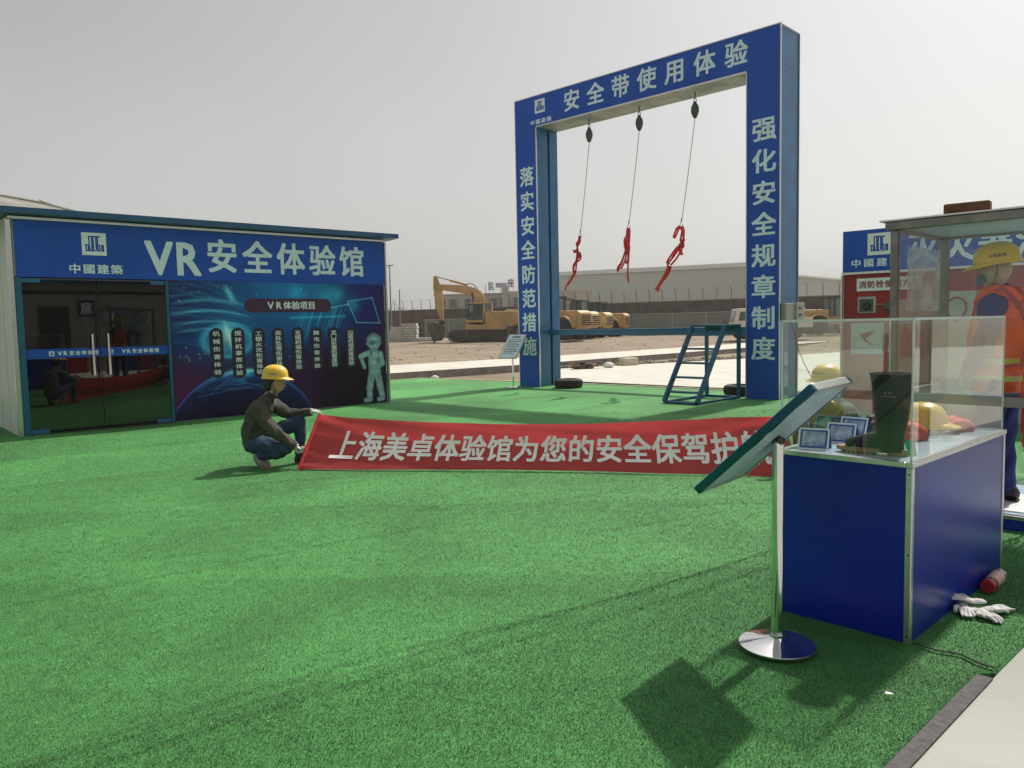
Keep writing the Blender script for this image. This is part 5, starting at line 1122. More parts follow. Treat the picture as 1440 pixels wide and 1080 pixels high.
def mannequin(loc, rz, label, s=1.0):
    HY = radians(30); RZ = Matrix.Translation((.01, 0, 0)) @ Matrix.Rotation(HY, 4, 'Z') @ Matrix.Translation((-.01, 0, 0))
    def turn(B):
        B.v = [tuple(RZ @ Vector(v)) for v in B.v]; return B
    r = empty('mannequin', loc, rz, label, 'mannequin', scale=s)
    nodes = [(0, 0, .98, .12, .14), (0, 0, 1.12, .11, .13), (0, 0, 1.30, .12, .14), (-.01, 0, 1.44, .10, .12), (-.005, 0, 1.545, .055), (.005, 0, 1.60, .05),
             (-.01, .185, 1.47, .055), (-.0, .245, 1.20, .042), (.12, .25, .98, .030), (-.01, -.185, 1.47, .055), (0, -.245, 1.20, .042), (.12, -.25, .98, .03),
             (0, .10, .90, .085), (.01, .115, .50, .058), (-.01, .12, .10, .04), (0, -.10, .90, .085), (.01, -.115, .50, .058), (-.01, -.12, .10, .04)]
    ed = [(0, 1), (1, 2), (2, 3), (3, 4), (4, 5), (3, 6), (6, 7), (7, 8), (3, 9), (9, 10), (10, 11), (0, 12), (12, 13), (13, 14), (0, 15), (15, 16), (16, 17)]
    B = MB(); B.add(*blob(nodes, ed)); head_geo(B, (.035, 0, 1.705), HY, 0, 1.02); B.build('body', M['mskin'], r, smooth=True, ang=60)
    nodes = [(0, 0, .96, .125, .17), (0, 0, 1.12, .115, .155), (0, 0, 1.30, .125, .17), (-.01, 0, 1.43, .105, .165), (-.01, 0, 1.51, .07, .10), (.0, 0, 1.565, .066, .072),
             (-.01, .175, 1.455, .085), (-.02, .235, 1.31, .075), (.0, .262, 1.17, .066), (.07, .265, 1.04, .056), (.115, .255, .975, .048),
             (-.01, -.175, 1.455, .085), (-.02, -.235, 1.31, .075), (.0, -.262, 1.17, .066), (.07, -.265, 1.04, .056), (.115, -.255, .975, .048),
             (0, .10, .88, .115), (.01, .12, .50, .085), (-.005, .125, .12, .078), (0, -.10, .88, .115), (.01, -.12, .50, .085), (-.005, -.125, .12, .078)]
    ed = [(0, 1), (1, 2), (2, 3), (3, 4), (4, 5), (3, 6), (6, 7), (7, 8), (8, 9), (9, 10), (3, 11), (11, 12), (12, 13), (13, 14), (14, 15), (0, 16), (16, 17), (17, 18), (0, 19), (19, 20), (20, 21)]
    B = MB(); B.add(*blob(nodes, ed, .013, 3, .009, 30)); B.build('coverall', M['navy'], r, smooth=True, ang=60)
    # vest: open-sided shell
    n = 40; rows = [(.83, .175, .215), (.95, .175, .21), (1.08, .162, .195), (1.22, .166, .198), (1.33, .168, .19), (1.42, .158, .165), (1.485, .130, .138), (1.53, .095, .105)]
    vest = MB(); strp = MB()
    def ringp(z, rx, ry, k, out=0): th = 2 * pi * k / n; e = .010 * sin(5 * th + z * 9) ; return Vector(((rx + e + out) * cos(th), (ry + e + out) * sin(th), z))
    idx = {}; vs = []
    for j, (z, rx, ry) in enumerate(rows):
        for k in range(n): idx[(j, k)] = len(vs); vs.append(ringp(z, rx, ry, k))
    fs = []
    for j in range(len(rows) - 1):
        for k in range(n):
            th = (2 * pi * (k + .5) / n) % pi
            if rows[j][0] >= 1.20 and abs(th - pi / 2) < (.40 if rows[j][0] < 1.30 else .34): continue
            if abs((2 * pi * (k + .5) / n + pi) % (2 * pi) - pi) < .05: continue
            fs.append((idx[(j, k)], idx[(j, (k + 1) % n)], idx[(j + 1, (k + 1) % n)], idx[(j + 1, k)]))
    vest.add(vs, fs)
    for sy in (-1, 1): vest.ribbon([(-.13, sy * .07, 1.47), (-.08, sy * .095, 1.545), (.0, sy * .105, 1.565), (.09, sy * .085, 1.53), (.135, sy * .06, 1.45)], .105, side=(0, 0, 1) if False else (0, sy, .6), t=.004)
    vo = vest.build('vest', M['orange'], r, smooth=True, ang=70); sm_ = vo.modifiers.new('t', 'SOLIDIFY'); sm_.thickness = .006
    for z0, z1 in ((1.035, 1.075), (.91, .95)):
        B = MB(); vs = []
        for z in (z0, z1):
            rx = np.interp(z, [q[0] for q in rows], [q[1] for q in rows]); ry = np.interp(z, [q[0] for q in rows], [q[2] for q in rows])
            for k in range(n): vs.append(ringp(z, rx, ry, k, .005))
        B.add(vs, [(k, (k + 1) % n, n + (k + 1) % n, n + k) for k in range(n)]); B.build('reflective_stripe', M['limestripe'], vo)
    # harness belt and loops
    B = MB(); B.tube([((.19) * cos(a), .225 * sin(a), 1.02 + .01 * sin(3 * a)) for a in np.linspace(0, 2 * pi, 33)], .012, 6, cap=False)
    for sy in (-1, 1): B.ribbon([(-.17, sy * .05, 1.04), (-.185, -sy * .02, 1.25), (-.15, sy * -.09, 1.46), (-.04, sy * -.11, 1.585), (.12, sy * -.09, 1.48), (.175, sy * -.07, 1.25), (.18, sy * -.06, 1.04)], .042, side=(0, 1, 0), t=.004)
    B.build('harness', mat('faded_red_webbing', (.55, .07, .06), .8, var=.15), r)
    for sy in (-1, 1):
        bu, bs = MB(), MB(); shoe_geo(bu, bs, (-.10, sy * .125, .0), (.19, sy * .145, .0), h=.12, w=.105); q = bu.build('shoe', M['shoedark'], r, smooth=True, ang=60); bs.build('sole', M['black'], q, smooth=True)
        B = MB(); hand_geo(B, (.125, sy * .253, .955), (.35, 0, -.95), (0, sy, 0), .18, curl=.3, thumb=sy); B.build('glove', M['glove'], r, smooth=True)
    T2 = RZ @ Matrix.Translation((.03, 0, 1.765)) @ Matrix.Rotation(radians(7), 4, 'Y'); B = MB(); hat_geo(B, T2, 1.12); hh = B.build('hard_hat', M['yellow'], r, smooth=True, ang=60)
    B = MB(); fn = lambda x, z: T2 @ Vector((x, .126 * 1.12 * sqrt(max(0, 1 - (x / .168) ** 2)) * (1 - .50 * (z / .148) ** 2), z))
    line(B, '中国建筑', .055, -.03, .05, .024, .024, .01, lambda x, z: fn(x, z)); B.build('lettering', M['darksteel'], hh)
    B = MB()
    for sy in (-1, 1): B.ribbon([(.04, sy * .096, 1.77), (.045, sy * .095, 1.70), (.06, sy * .07, 1.62), (.065, 0, 1.585)], .018, side=(1, 0, 0), t=.002)
    turn(B).build('chin_strap', M['exdark'], hh)
    B = MB(); nodes = [(.10, 0, 1.665, .045), (.135, 0, 1.655, .034), (.155, 0, 1.645, .022)]; B.add(*skin(nodes, chain(nodes), 2)); mk = turn(B).build('respirator', M['maskg'], r, smooth=True)
    for sy in (-1, 1): B = MB(); B.lathe([(.022, -.016), (.026, 0), (.022, .016)], 16, Matrix.Translation((.14, sy * .042, 1.635)) @ Matrix.Rotation(pi / 2 * .8, 4, 'X')); turn(B).build('filter', M['maskg'], mk, smooth=True)
    return r
mq = mannequin(KWp(.66, .34, .116), radians(126), 'mannequin in orange vest, navy coverall and yellow hard hat inside the tall glass case', 1.0)
# rope and hooks hanging at the mannequin's waist
mp = mq.location
rp = empty('safety_rope', (mp.x, mp.y, mp.z), 0, 'loops of red safety rope hanging from the waist of the mannequin', 'rope')
for k, (x, zt, zb, wd) in enumerate(((.06, .98, .42, .07), (.10, .96, .30, .10), (.15, .97, .50, .06), (.12, .99, .62, .09), (-.01, .93, .74, .06), (.2, .9, .40, .13))):
    y = -.25 - .02 * k; pts = [(x - wd / 2, y, zt)] + [(x - wd / 2 * cos(a) * 1.2 + .012 * sin(7 * a), y - .015 * sin(3 * a), zb + .06 - .06 * sin(a) + (zt - zb) * .4 * (1 - sin(a)) * .4) for a in np.linspace(0, pi, 12)] + [(x + wd / 2, y, zt)]
    one('rope_loop', M['strap2'] if k % 2 else M['strap'], rp, lambda b: b.tube(pts, .011, 7), smooth=True)
for k, x in enumerate((.12, .17, .21)):
    B = MB(); B.tube([(x + .018 * cos(a), -.29 - .01 * k, 1.18 + .075 * sin(a)) for a in np.linspace(0, 2 * pi, 17)], .0075, 6, cap=False); B.tube([(x, -.29, 1.11), (x + .005, -.29, .95)], .012, 6); B.build('hook', M['chrome'] if k != 1 else M['sole'], rp, smooth=True)

# ================================================================== FIRE DRILL BOOTH
FO = Vector((5.42, 12.70, 0)); FY = -radians(42)
fb = empty('fire_drill_booth', FO, FY, 'red fire extinguishing booth with blue header sign, behind the mannequin case', 'booth')
FL, FD = 6.2, 1.6; ff = lambda x, z: Vector((x, -.056, z))
one('red_wall', M['redpanel'], fb, lambda b: b.box(0, 0, 0, FL, .06, 2.2)); one('side_wall', M['panelwhite'], fb, lambda b: b.box(-.02, .0, 0, -.0, FD, 2.85)); one('rear_wall', M['panelwhite'], fb, lambda b: b.box(0, FD, 0, FL, FD + .05, 2.85))
hd = one('header_sign', M['signblue'], fb, lambda b: b.box(-.01, -.05, 2.235, FL, .06, 2.89)); one('header_trim', M['alu'], fb, lambda b: b.box(-.03, -.06, 2.20, FL + .02, .05, 2.234)); one('corner_trim', M['alu'], fb, lambda b: b.box(-.035, -.06, 0, -.011, .03, 2.19)); one('roof', M['roofblue'], fb, lambda b: b.box(-.03, .061, 2.86, FL, FD + .06, 2.90))
logo(hd, .54, 2.655, .34, -.052); b = MB(); line(b, '中國建築', .20, .78, 2.37, .13, .15, .022, ff); b.build('lettering', M['letterwhite'], hd)
b = MB(); line(b, '灭火器演示', 1.17, 3.05, 2.54, .46, .42, .022, ff); b.build('lettering', M['letterwhite'], hd)
sgn = one('white_sign', M['white'], fb, lambda b: b.box(.20, -.012, 1.93, 1.15, -.001, 2.13)); b = MB(); line(b, '消防栓使用方法', .29, 1.07, 2.03, .115, .115, .022, lambda x, z: Vector((x, -.015, z))); b.build('lettering', M['redpanel'], sgn)
win = one('hydrant_window', M['cabinetw'], fb, lambda b: b.box(.22, -.03, 1.58, .50, -.001, 1.84), bevel=.03); one('window_glass', M['cabglass'], win, lambda b: b.box(.25, -.034, 1.60, .46, -.031, 1.80)); one('hose_reel', M['darksteel'], win, lambda b: b.lathe([(.05, -.02), (.065, 0), (.05, .02)], 16, Matrix.Translation((.36, -.04, 1.69)) @ Matrix.Rotation(pi / 2, 4, 'X')))
one('valve', M['castgreen'], fb, lambda b: b.lathe([(.06, -.03), (.08, 0), (.06, .03)], 18, Matrix.Translation((.70, -.04, 1.68)) @ Matrix.Rotation(pi / 2, 4, 'X')))
one('pipe', M['sole'], fb, lambda b: b.tube([(.50, -.02, 1.71), (.64, -.02, 1.71)], .012, 8))
nb = one('notice_board', M['notice'], fb, lambda b: b.box(.12, -.014, .92, .62, -.001, 1.42)); one('notice_picture', M['redpanel'], nb, lambda b: b.add([Vector(p) for p in ((.25, -.018, 1.25), (.5, -.018, 1.30), (.32, -.018, 1.14), (.5, -.018, 1.04))], [(0, 1, 2), (0, 2, 3)]))
one('pink_poster', mat('pale_pink_poster', (.50, .36, .30), .6, var=.1), fb, lambda b: b.box(.78, -.012, .5, 1.40, -.001, 1.78))
for i in range(3): one('fire_extinguisher', M['redpanel'], fb, lambda b: b.lathe([(.05, .6), (.055, .62), (.055, .98), (.02, 1.05), (.02, 1.1)], 14, Matrix.Translation((.95 + .15 * i, -.12, .3))), smooth=True)
for i in range(4):
    x = 1.46 + i * .52; c_ = one('locker', M['cabinetw'], fb, lambda b: b.box(x, -.42, .0, x + .51, -.002, 1.86)); one('door', M['cabinetw'], c_, lambda b: b.box(x + .02, -.435, .06, x + .49, -.421, 1.82)); one('handle', M['darksteel'], c_, lambda b: b.box(x + .42, -.45, .85, x + .44, -.436, 1.05))
b = MB(); b.tube([(1.72 + .13 * cos(a), -.445, 1.62 + .15 * sin(a)) for a in np.linspace(0, 2 * pi, 25)], .012, 6, cap=False); b.tube([(1.62, -.445, 1.52), (1.72, -.445, 1.42), (1.82, -.445, 1.50)], .012, 6); b.build('red_ring_emblem', M['redpanel'], fb)

# ================================================================== OFFICE FACING THE BUILDING (seen mirrored in its glass doors)
of = empty('site_office', (8.2, -3.2, 0), math.atan2(.659, .752), 'pale site office with framed signs, mirrored in the glass doors', 'office building')
one('wall', M['officew'], of, lambda b: b.box(-3, 0, -.02, 13, .12, 3.2) ) if False else None
OL = lambda x0, y0, z0, x1, y1, z1: (lambda b: b.box(x0, y0, z0, x1, y1, z1))
wl = one('wall', M['officew'], of, OL(-2, -2.4, -.02, 10.5, 0, 3.5)); one('roof', M['roofblue'], of, OL(-2.2, -2.6, 3.5, 10.7, .25, 3.62)); one('dark_rail', M['darksteel'], of, OL(-2, .001, 3.08, 10.5, .05, 3.2))
wn = one('window', M['window'], of, OL(5.15, .001, 1.35, 6.05, .05, 2.3)); one('mullion', M['officew'], wn, OL(5.57, .051, 1.35, 5.63, .06, 2.3)); one('door_opening', M['exdark'], of, OL(2.1, .001, 0, 3.15, .05, 2.6)); one('red_table_cloth', M['redpanel'], of, OL(1.3, .3, 0, 3.5, .9, .75)); one('blue_table_cloth', M['opaqueblue'], of, OL(4.8, .5, 0, 6.6, 1.1, .8))
for x, z in ((3.78, 2.52), (4.62, 2.22)):
    q = one('sign_board', M['purple'], of, OL(x - .30, .001, z - .33, x + .30, .03, z + .33)); b = MB(); put(b, '意', 0, z, .46, .46, .022, lambda u, z_: Vector((x - u, .036, z_))); b.build('lettering', M['letterwhite'], q)

# ================================================================== BACKGROUND MACHINES
DE = 60.0
def hy(px): return 540 + ((px - 720) * -.0205 + 1094.5 * -.0752) * 1.0
def EX(px, py, Y=DE):      # offline survey: picture measure -> metres in the plane y = Y
    a = 720; dx = px - 720; dy = -(py - 540); d = R1 * dx + U1 * dy + F * 1094.5; t = Y / d.y; return (d.x * t, 1.5 + d.z * t)
exo = EX(690, 480); EXO = Vector((exo[0], DE, .36))
ex_ = empty('excavator', EXO, 0, 'yellow crawler excavator with raised boom and bucket resting on the dirt', 'excavator')
def q_(pts, Y=DE): return [(EX(x, y, Y)[0] - EXO.x, EX(x, y, Y)[1] - EXO.z) for x, y in pts]
zt = 0
def tracks():
    for yy in (-1.55, .95):
        t = empty('track', (0, yy, 0)); t.parent = ex_; x0, x1, r = -2.75, 1.35, .42; pts = []
        for k in range(9): a = pi / 2 + pi * k / 8; pts.append((x0 + r * cos(a), r + r * sin(a)))
        for k in range(9): a = -pi / 2 + pi * k / 8; pts.append((x1 + r * cos(a), r + r * sin(a)))
        one('track_frame', M['trackm'], t, lambda b: b.prism([(x * .98, .06 + z * .86) for x, z in pts], .08, .52))
        b = MB(); per = pts + pts[:1]; L = [0]
        for i in range(len(per) - 1): L.append(L[-1] + math.dist(per[i], per[i + 1]))
        N = 46
        for k in range(N):
            d_ = L[-1] * k / N; i = max(j for j in range(len(L) - 1) if L[j] <= d_); f_ = (d_ - L[i]) / (L[i + 1] - L[i] + 1e-9); x = per[i][0] + (per[i + 1][0] - per[i][0]) * f_; z = per[i][1] + (per[i + 1][1] - per[i][1]) * f_
            an = math.atan2(per[i + 1][1] - per[i][1], per[i + 1][0] - per[i][0]); b.cbox((0, .3, 0), (.19, .6, .06), Matrix.Translation((x, 0, z)) @ Matrix.Rotation(-an, 4, 'Y'))
        b.build('track_shoes', M['trackm'], t)
        for k in range(7): one('roller', M['exdark'], t, lambda b: b.lathe([(.14, 0), (.14, .1)], 10, Matrix.Translation((x0 + .3 + k * .58, .05, .22)) @ Matrix.Rotation(pi / 2, 4, 'X')))
        for x in (x0, x1): one('sprocket', M['exdark'], t, lambda b: b.lathe([(.3, 0), (.3, .1)], 14, Matrix.Translation((x, .06, r)) @ Matrix.Rotation(pi / 2, 4, 'X')))
tracks()
one('undercarriage', M['exdark'], ex_, lambda b: (b.box(-1.2, -1.0, .45, .9, 1.0, .95), b.lathe([(.75, .95), (.75, 1.12)], 20)))
hs_pts = q_([(656, 462), (657, 450), (680, 450), (681, 438), (733, 438), (760, 440), (762, 450), (760, 461), (740, 463)])
one('house', M['exyellow'], ex_, lambda b: b.prism(hs_pts, -1.25, 1.3), bevel=.05); one('house_skirt', M['exyellow'], ex_, lambda b: b.prism(q_([(656, 463), (750, 465), (750, 461.5), (656, 461)]), -1.32, 1.36))
one('engine_cowl', M['excream'], ex_, lambda b: b.prism(q_([(708, 438), (712, 435.5), (745, 436), (752, 440)]), -1.0, 1.0), bevel=.04); one('rear_stack', M['exdark'], ex_, lambda b: b.prism(q_([(697, 438), (700, 435), (712, 434.6), (714, 438)]), -.6, .4)); one('counterweight', M['exyellow'], ex_, lambda b: b.prism(q_([(757, 440), (766, 443), (767, 458), (757, 461)]), -1.3, 1.35), bevel=.08)
cb_ = one('cab', M['exyellow'], ex_, lambda b: (b.prism(q_([(658, 456), (659, 453.5), (681, 453), (681, 457)]), -1.25, -.25), b.prism(q_([(660, 426.5), (692, 425), (693, 427.5), (660, 428)]), -1.28, -.22), b.prism(q_([(680, 427), (683, 427), (683, 455), (680, 455)]), -1.25, -.2), b.prism(q_([(690.5, 427), (693, 427), (693, 441), (690.5, 441)]), -1.25, -.2)), bevel=.02)
one('windscreen', M['cabglass'], cb_, lambda b: b.prism(q_([(660.5, 428), (679.5, 427.8), (679.5, 453), (663, 454), (658.5, 450), (658.8, 438)]), -1.2, -.3)); one('side_window', M['cabglassl'], cb_, lambda b: b.prism(q_([(683.5, 428), (690, 427.8), (690, 440), (683.5, 440.5)]), -1.22, -.26)); one('pane_light', M['cabglassl'], cb_, lambda b: b.prism(q_([(661.5, 430), (666.5, 430), (666, 440), (661, 440)]), -1.215, -1.205))
for x in (660, 668, 674): one('cab_pillar', M['exdark'], cb_, lambda b: b.prism(q_([(x - .5, 428), (x + .5, 428), (x + .5, 453), (x - .5, 453)]), -1.24, -1.2))
one('boom', M['exyellow'], ex_, lambda b: b.prism(q_([(681, 426), (671, 425), (665, 417), (655, 413), (618, 407.5), (613, 403), (614, 399.5), (640, 400.5), (657, 401.5), (668, 405), (676, 409), (681, 417)]), .0, .42), bevel=.04)
one('stick', M['exyellow'], ex_, lambda b: b.prism(q_([(609, 390), (611, 387.5), (614.5, 388), (617, 396), (621, 402), (622, 412), (624, 440), (623, 452), (619.5, 451), (615, 438), (611, 420), (609, 405)]), .06, .38), bevel=.04)
one('stick_cylinder', M['alumatt'], ex_, lambda b: b.tube([(*[q_([(615, 389)])[0][0]], .2, q_([(615, 389)])[0][1]) if False else (q_([(615, 389)])[0][0], .2, q_([(615, 389)])[0][1]), (q_([(655, 400)])[0][0], .2, q_([(655, 400)])[0][1])], .055, 8)); one('cylinder_barrel', M['exyellow'], ex_, lambda b: b.tube([(q_([(632, 394)])[0][0], .2, q_([(632, 394)])[0][1]), (q_([(657, 400.5)])[0][0], .2, q_([(657, 400.5)])[0][1])], .09, 8))
for yy in (-.1, .5): one('boom_cylinder', M['exdark'], ex_, lambda b: b.tube([(q_([(668, 441)])[0][0], yy, q_([(668, 441)])[0][1]), (q_([(664, 412)])[0][0], yy, q_([(664, 412)])[0][1])], .07, 8))
one('hydraulic_hose', M['black'], ex_, lambda b: b.tube([(p[0], .1, p[1]) for p in q_([(655, 400), (660, 398.5), (666, 400), (672, 407), (676, 412)])], .03, 5)); one('link', M['exdark'], ex_, lambda b: b.prism(q_([(622, 450), (626, 452), (625, 458), (618, 458), (617, 452)]), .05, .4))
bk = one('bucket', M['bucket'], ex_, lambda b: (b.prism(q_([(602, 455), (610, 453), (625, 457), (624, 470), (621, 479), (608, 479.5), (606, 468), (602, 461)]), -.35, -.28), b.prism(q_([(602, 455), (610, 453), (625, 457), (624, 470), (621, 479), (608, 479.5), (606, 468), (602, 461)]), .72, .79), b.prism(q_([(602, 455), (604, 455), (608, 468), (611, 479.5), (608, 479.5), (606, 468), (602, 461)]), -.28, .72), b.prism(q_([(602, 455), (610, 453), (625, 457), (625, 459), (610, 455.5), (603, 457)]), -.28, .72)))
for k in range(4): one('tooth', M['bucket'], bk, lambda b: b.prism(q_([(609, 479), (612, 479), (611, 481.5)]), -.28 + k * .28, -.16 + k * .28))
b = MB(); line(b, '中建', 0, .34, 0, .3, .3, .022, lambda x, z: Vector((q_([(690, 452)])[0][0] + x, -1.26, q_([(690, 452)])[0][1] + z)))

def loader(name, o, rz, label, m_body, s=1.0, arms=False, cabm=None):
    """wheel loader seen from its rear quarter: rear end towards +x"""
    r = empty(name, o, rz, label, 'wheel loader', 'wheel loaders parked in a row', scale=s)
    w = []
    for x in (-1.45, 1.45):
        for y in (-1.1, .75):
            t = empty('wheel', (x, y, .75)); t.parent = r; w.append(t)
            B = MB(); B.lathe([(.36, -.02), (.62, .0), (.75, .06), (.75, .38), (.62, .44), (.36, .46)], 22, Matrix.Rotation(-pi / 2, 4, 'X')); B.build('tyre', M['tyre'], t, smooth=True)
            B = MB(); B.lathe([(.05, -.0), (.3, .02), (.36, -.01), (.36, .44)], 16, Matrix.Rotation(-pi / 2, 4, 'X')); B.build('rim', m_body, t, smooth=True)
    B = MB(); B.prism([(.35, .75), (2.55, .80), (2.75, 1.0), (2.7, 1.95), (2.45, 2.12), (.5, 2.15)], -.75, .75); B.build('engine_hood', m_body, r, bevel=.08)
    B = MB(); arcp = [(1.45 + .95 * cos(a), .78 + .98 * sin(a)) for a in np.linspace(0.15, pi - .3, 12)]; arci = [(1.45 + .85 * cos(a), .78 + .88 * sin(a)) for a in np.linspace(pi - .3, .15, 12)]
    for y in (-1.2, .7): B.prism(arcp + arci, y, y + .5)
    B.build('fender', m_body, r)
    B = MB(); [B.box(2.68, -.55, 1.05 + .16 * k, 2.78, .55, 1.13 + .16 * k) for k in range(5)]; B.build('grille', M['exdark'], r)
    B = MB(); B.box(-.75, -.7, .9, .45, .7, 1.55); B.build('cab_base', m_body, r); c = one('cab', M['exdark'], r, lambda b: (b.box(-.85, -.8, 3.05, .55, .8, 3.2), *[b.cbox((x, y, 2.3), (.09, .09, 1.5)) for x in (-.72, .0, .42) for y in (-.68, .68)]))
    one('cab_glass', cabm or M['cabglassl'], c, lambda b: b.box(-.70, -.65, 1.56, .40, .65, 3.04))
    one('front_frame', m_body, r, lambda b: b.box(-2.3, -.6, .5, -.8, .6, 1.3), bevel=.05)
    for y in (-.55, .4):
        if arms: one('lift_arm', m_body, r, lambda b: (b.bar((-.9, y, 1.7), (-2.6, y, 2.1), .16, .3), b.bar((-2.6, y, 2.1), (-3.4, y, .8), .16, .28)))
        else: one('lift_arm', m_body, r, lambda b: (b.bar((-.9, y, 1.6), (-2.5, y, 1.2), .16, .3), b.bar((-2.5, y, 1.2), (-3.2, y, .4), .16, .28)))
    one('bucket', M['bucket'], r, lambda b: b.prism([(-3.1, .1), (-4.2, .06), (-4.3, .15), (-3.5, .35), (-3.3, 1.2), (-3.05, 1.15)], -1.35, 1.35)); one('exhaust', M['exdark'], r, lambda b: b.tube([(1.2, .35, 2.1), (1.2, .35, 2.75)], .06, 8))
    one('tail_lamp', M['redpanel'], r, lambda b: (b.cbox((2.76, -.6, 1.2), (.04, .14, .2)), b.cbox((2.76, .6, 1.2), (.04, .14, .2))))
    return r
loader('wheel_loader', (3.2, 57, .34), radians(-38), 'dusty yellow loader with dark louvres, half hidden behind the left gate pillar', M['exyellow'], 1.0)
loader('wheel_loader', (4.2, 61, .36), radians(-30), 'cream loader with rounded rear fender, second from the left pillar', M['excream'], .98)
loader('wheel_loader', (5.6, 63, .36), radians(-30), 'cream loader with tall dark cab, in the middle of the parked row', M['excream'], .95)
loader('wheel_loader', (7.6, 67, .36), radians(-25), 'orange yellow loader with boxy rear at the right end of the row', M['exyellow'], .93, cabm=M['cabglass'])
loader('wheel_loader', (20.6, 62, .36), radians(5), 'yellow loader with dark cab parked behind the cream truck', M['exyellow'], 1.0)
loader('wheel_loader', (23.0, 56, .36), radians(180), 'yellow loader with lowered arms seen right of the right gate pillar', M['exyellow'], .85, arms=True)
trk = empty('truck', (15.8, 50, .3), radians(-5), 'small cream truck parked behind the right gate pillar', 'truck')
one('cab', M['truckw'], trk, lambda b: b.prism([(-1.6, .45), (-1.65, 1.1), (-1.45, 1.95), (-.1, 2.0), (-.1, .45)], -.85, .85), bevel=.06); one('side_window', M['window'], trk, lambda b: b.prism([(-1.35, 1.2), (-1.25, 1.75), (-.65, 1.75), (-.65, 1.2)], -.87, -.851)); one('windscreen', M['window'], trk, lambda b: b.add([Vector(p) for p in ((-1.665, -.7, 1.15), (-1.665, .7, 1.15), (-1.49, .7, 1.85), (-1.49, -.7, 1.85))], [(0, 1, 2, 3)]))
one('cargo_bed', M['truckw'], trk, lambda b: b.box(-.05, -.9, .7, 3.2, .9, 1.35)); one('chassis', M['exdark'], trk, lambda b: b.box(-1.4, -.5, .35, 3.1, .5, .6))
for x in (-1.0, 2.2):
    for y in (-.88, .66): one('wheel', M['tyre'], trk, lambda b: b.lathe([(.12, 0), (.34, .02), (.38, .05), (.38, .18), (.34, .22), (.12, .22)], 18, Matrix.Translation((x, y, .38)) @ Matrix.Rotation(-pi / 2, 4, 'X')), smooth=True)

# ================================================================== FAR WALLS AND BUILDINGS
def lerp(a, b, t): return a + (b - a) * t
WA, WB = Vector((-42, 104.5, .3)), Vector((60, 43.5, .3)); wd_ = (WB - WA); wlen = wd_.length; wy = math.atan2(wd_.y, wd_.x)
wl = empty('brick_wall', WA, wy, 'long brown brick wall topped with thin wire posts across the back of the site', 'wall')
one('wall_body', M['brickw'], wl, lambda b: b.box(0, 0, -.3, wlen, .3, 3.05)); one('wall_cap', M['capm'], wl, lambda b: b.box(0, -.05, 3.05, wlen, .35, 3.13))
b = MB(); [b.box(i * 4.0, -.10, -.3, i * 4.0 + .35, -.001, 3.045) for i in range(int(wlen / 4))]; b.build('pier', M['brickw'], wl)
pm = MB(); pm.bar((0, .15, 3.12), (0, .15, 3.9), .045, .045); pm.bar((0, .15, 3.9), (0, -.12, 4.2), .04, .04); pme = pm.mesh('wire_post', M['exdark'])
for i in range(int(wlen / 1.25)):
    if i * 1.25 < 20: continue
    o = bpy.data.objects.new('wire_post', pme); link(o, wl); o.location = (i * 1.25, 0, 0); o.rotation_euler = (0, 0, 0)
for k, (yy, zz) in enumerate(((.15, 3.4), (.15, 3.75), (.0, 4.02), (-.11, 4.17))): one('barbed_wire', M['wire'], wl, lambda b: b.bar((20, yy, zz), (wlen, yy, zz), .012, .012))
HA, HB = Vector((-9.0, 82.2, .3)), Vector((52, 45.7, .3)); hd_ = HB - HA; hl = hd_.length
hw = empty('site_hoarding', HA, math.atan2(hd_.y, hd_.x), 'grey green sheet hoarding standing in front of the brown brick wall', 'hoarding')
hm = MB(); hm.box(0.02, 0, -.3, 2.96, .05, 1.88).mesh('hoarding_panel', M['hoard']); hme = hm.mesh('hoarding_panel', M['hoard']); pm2 = MB(); pm2.box(-.05, -.04, -.3, .05, .08, 1.98); pme2 = pm2.mesh('panel_post', M['alumatt'])
for i in range(int(hl / 3)):
    o = link(bpy.data.objects.new('hoarding_panel', hme), hw); o.location = (i * 3, random.uniform(-.02, .02), random.uniform(-.02, .02)); o = link(bpy.data.objects.new('panel_post', pme2), hw); o.location = (i * 3, 0, 0)
one('top_rail', M['alumatt'], hw, lambda b: b.box(0, -.03, 1.92, hl, .06, 2.0))
def bigbox(name, pts, z1, m, label, cat):
    r = empty(name, (*pts[0], 0), 0, label, cat); p0 = Vector(pts[0]); P = [(p[0] - p0.x, p[1] - p0.y) for p in pts]; return r, P
# warehouse
A_, B_, C_ = Vector((5.0, 172)), Vector((50.5, 150.5)), Vector((150, 262)); D2 = A_ + (C_ - B_)
wh = empty('warehouse', (A_.x, A_.y, 0), 0, 'very large grey corrugated warehouse behind the brick wall', 'warehouse')
P = [(p.x - A_.x, p.y - A_.y) for p in (A_, B_, C_, D2)]
dd = (Vector(P[1]) - Vector(P[0])).normalized(); e1 = (Vector(P[2]) - Vector(P[1])).normalized(); nn = Vector((dd.y, -dd.x))
Q0, Q1 = Vector(P[0]), Vector(P[1]); Q2, Q3 = Q1 + e1 * 8, Q0 + e1 * 8
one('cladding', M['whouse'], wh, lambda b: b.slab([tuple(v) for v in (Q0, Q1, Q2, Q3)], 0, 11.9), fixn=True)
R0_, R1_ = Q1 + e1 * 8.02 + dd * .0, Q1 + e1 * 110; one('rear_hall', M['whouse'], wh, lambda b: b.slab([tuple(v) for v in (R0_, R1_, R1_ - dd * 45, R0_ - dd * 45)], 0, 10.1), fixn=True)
one('rear_eave', M['whroof'], wh, lambda b: b.slab([tuple(v) for v in (R0_ + dd * .4, R1_ + dd * .4, R1_ - dd * 45, R0_ - dd * 45)], 10.12, 10.5), fixn=True)
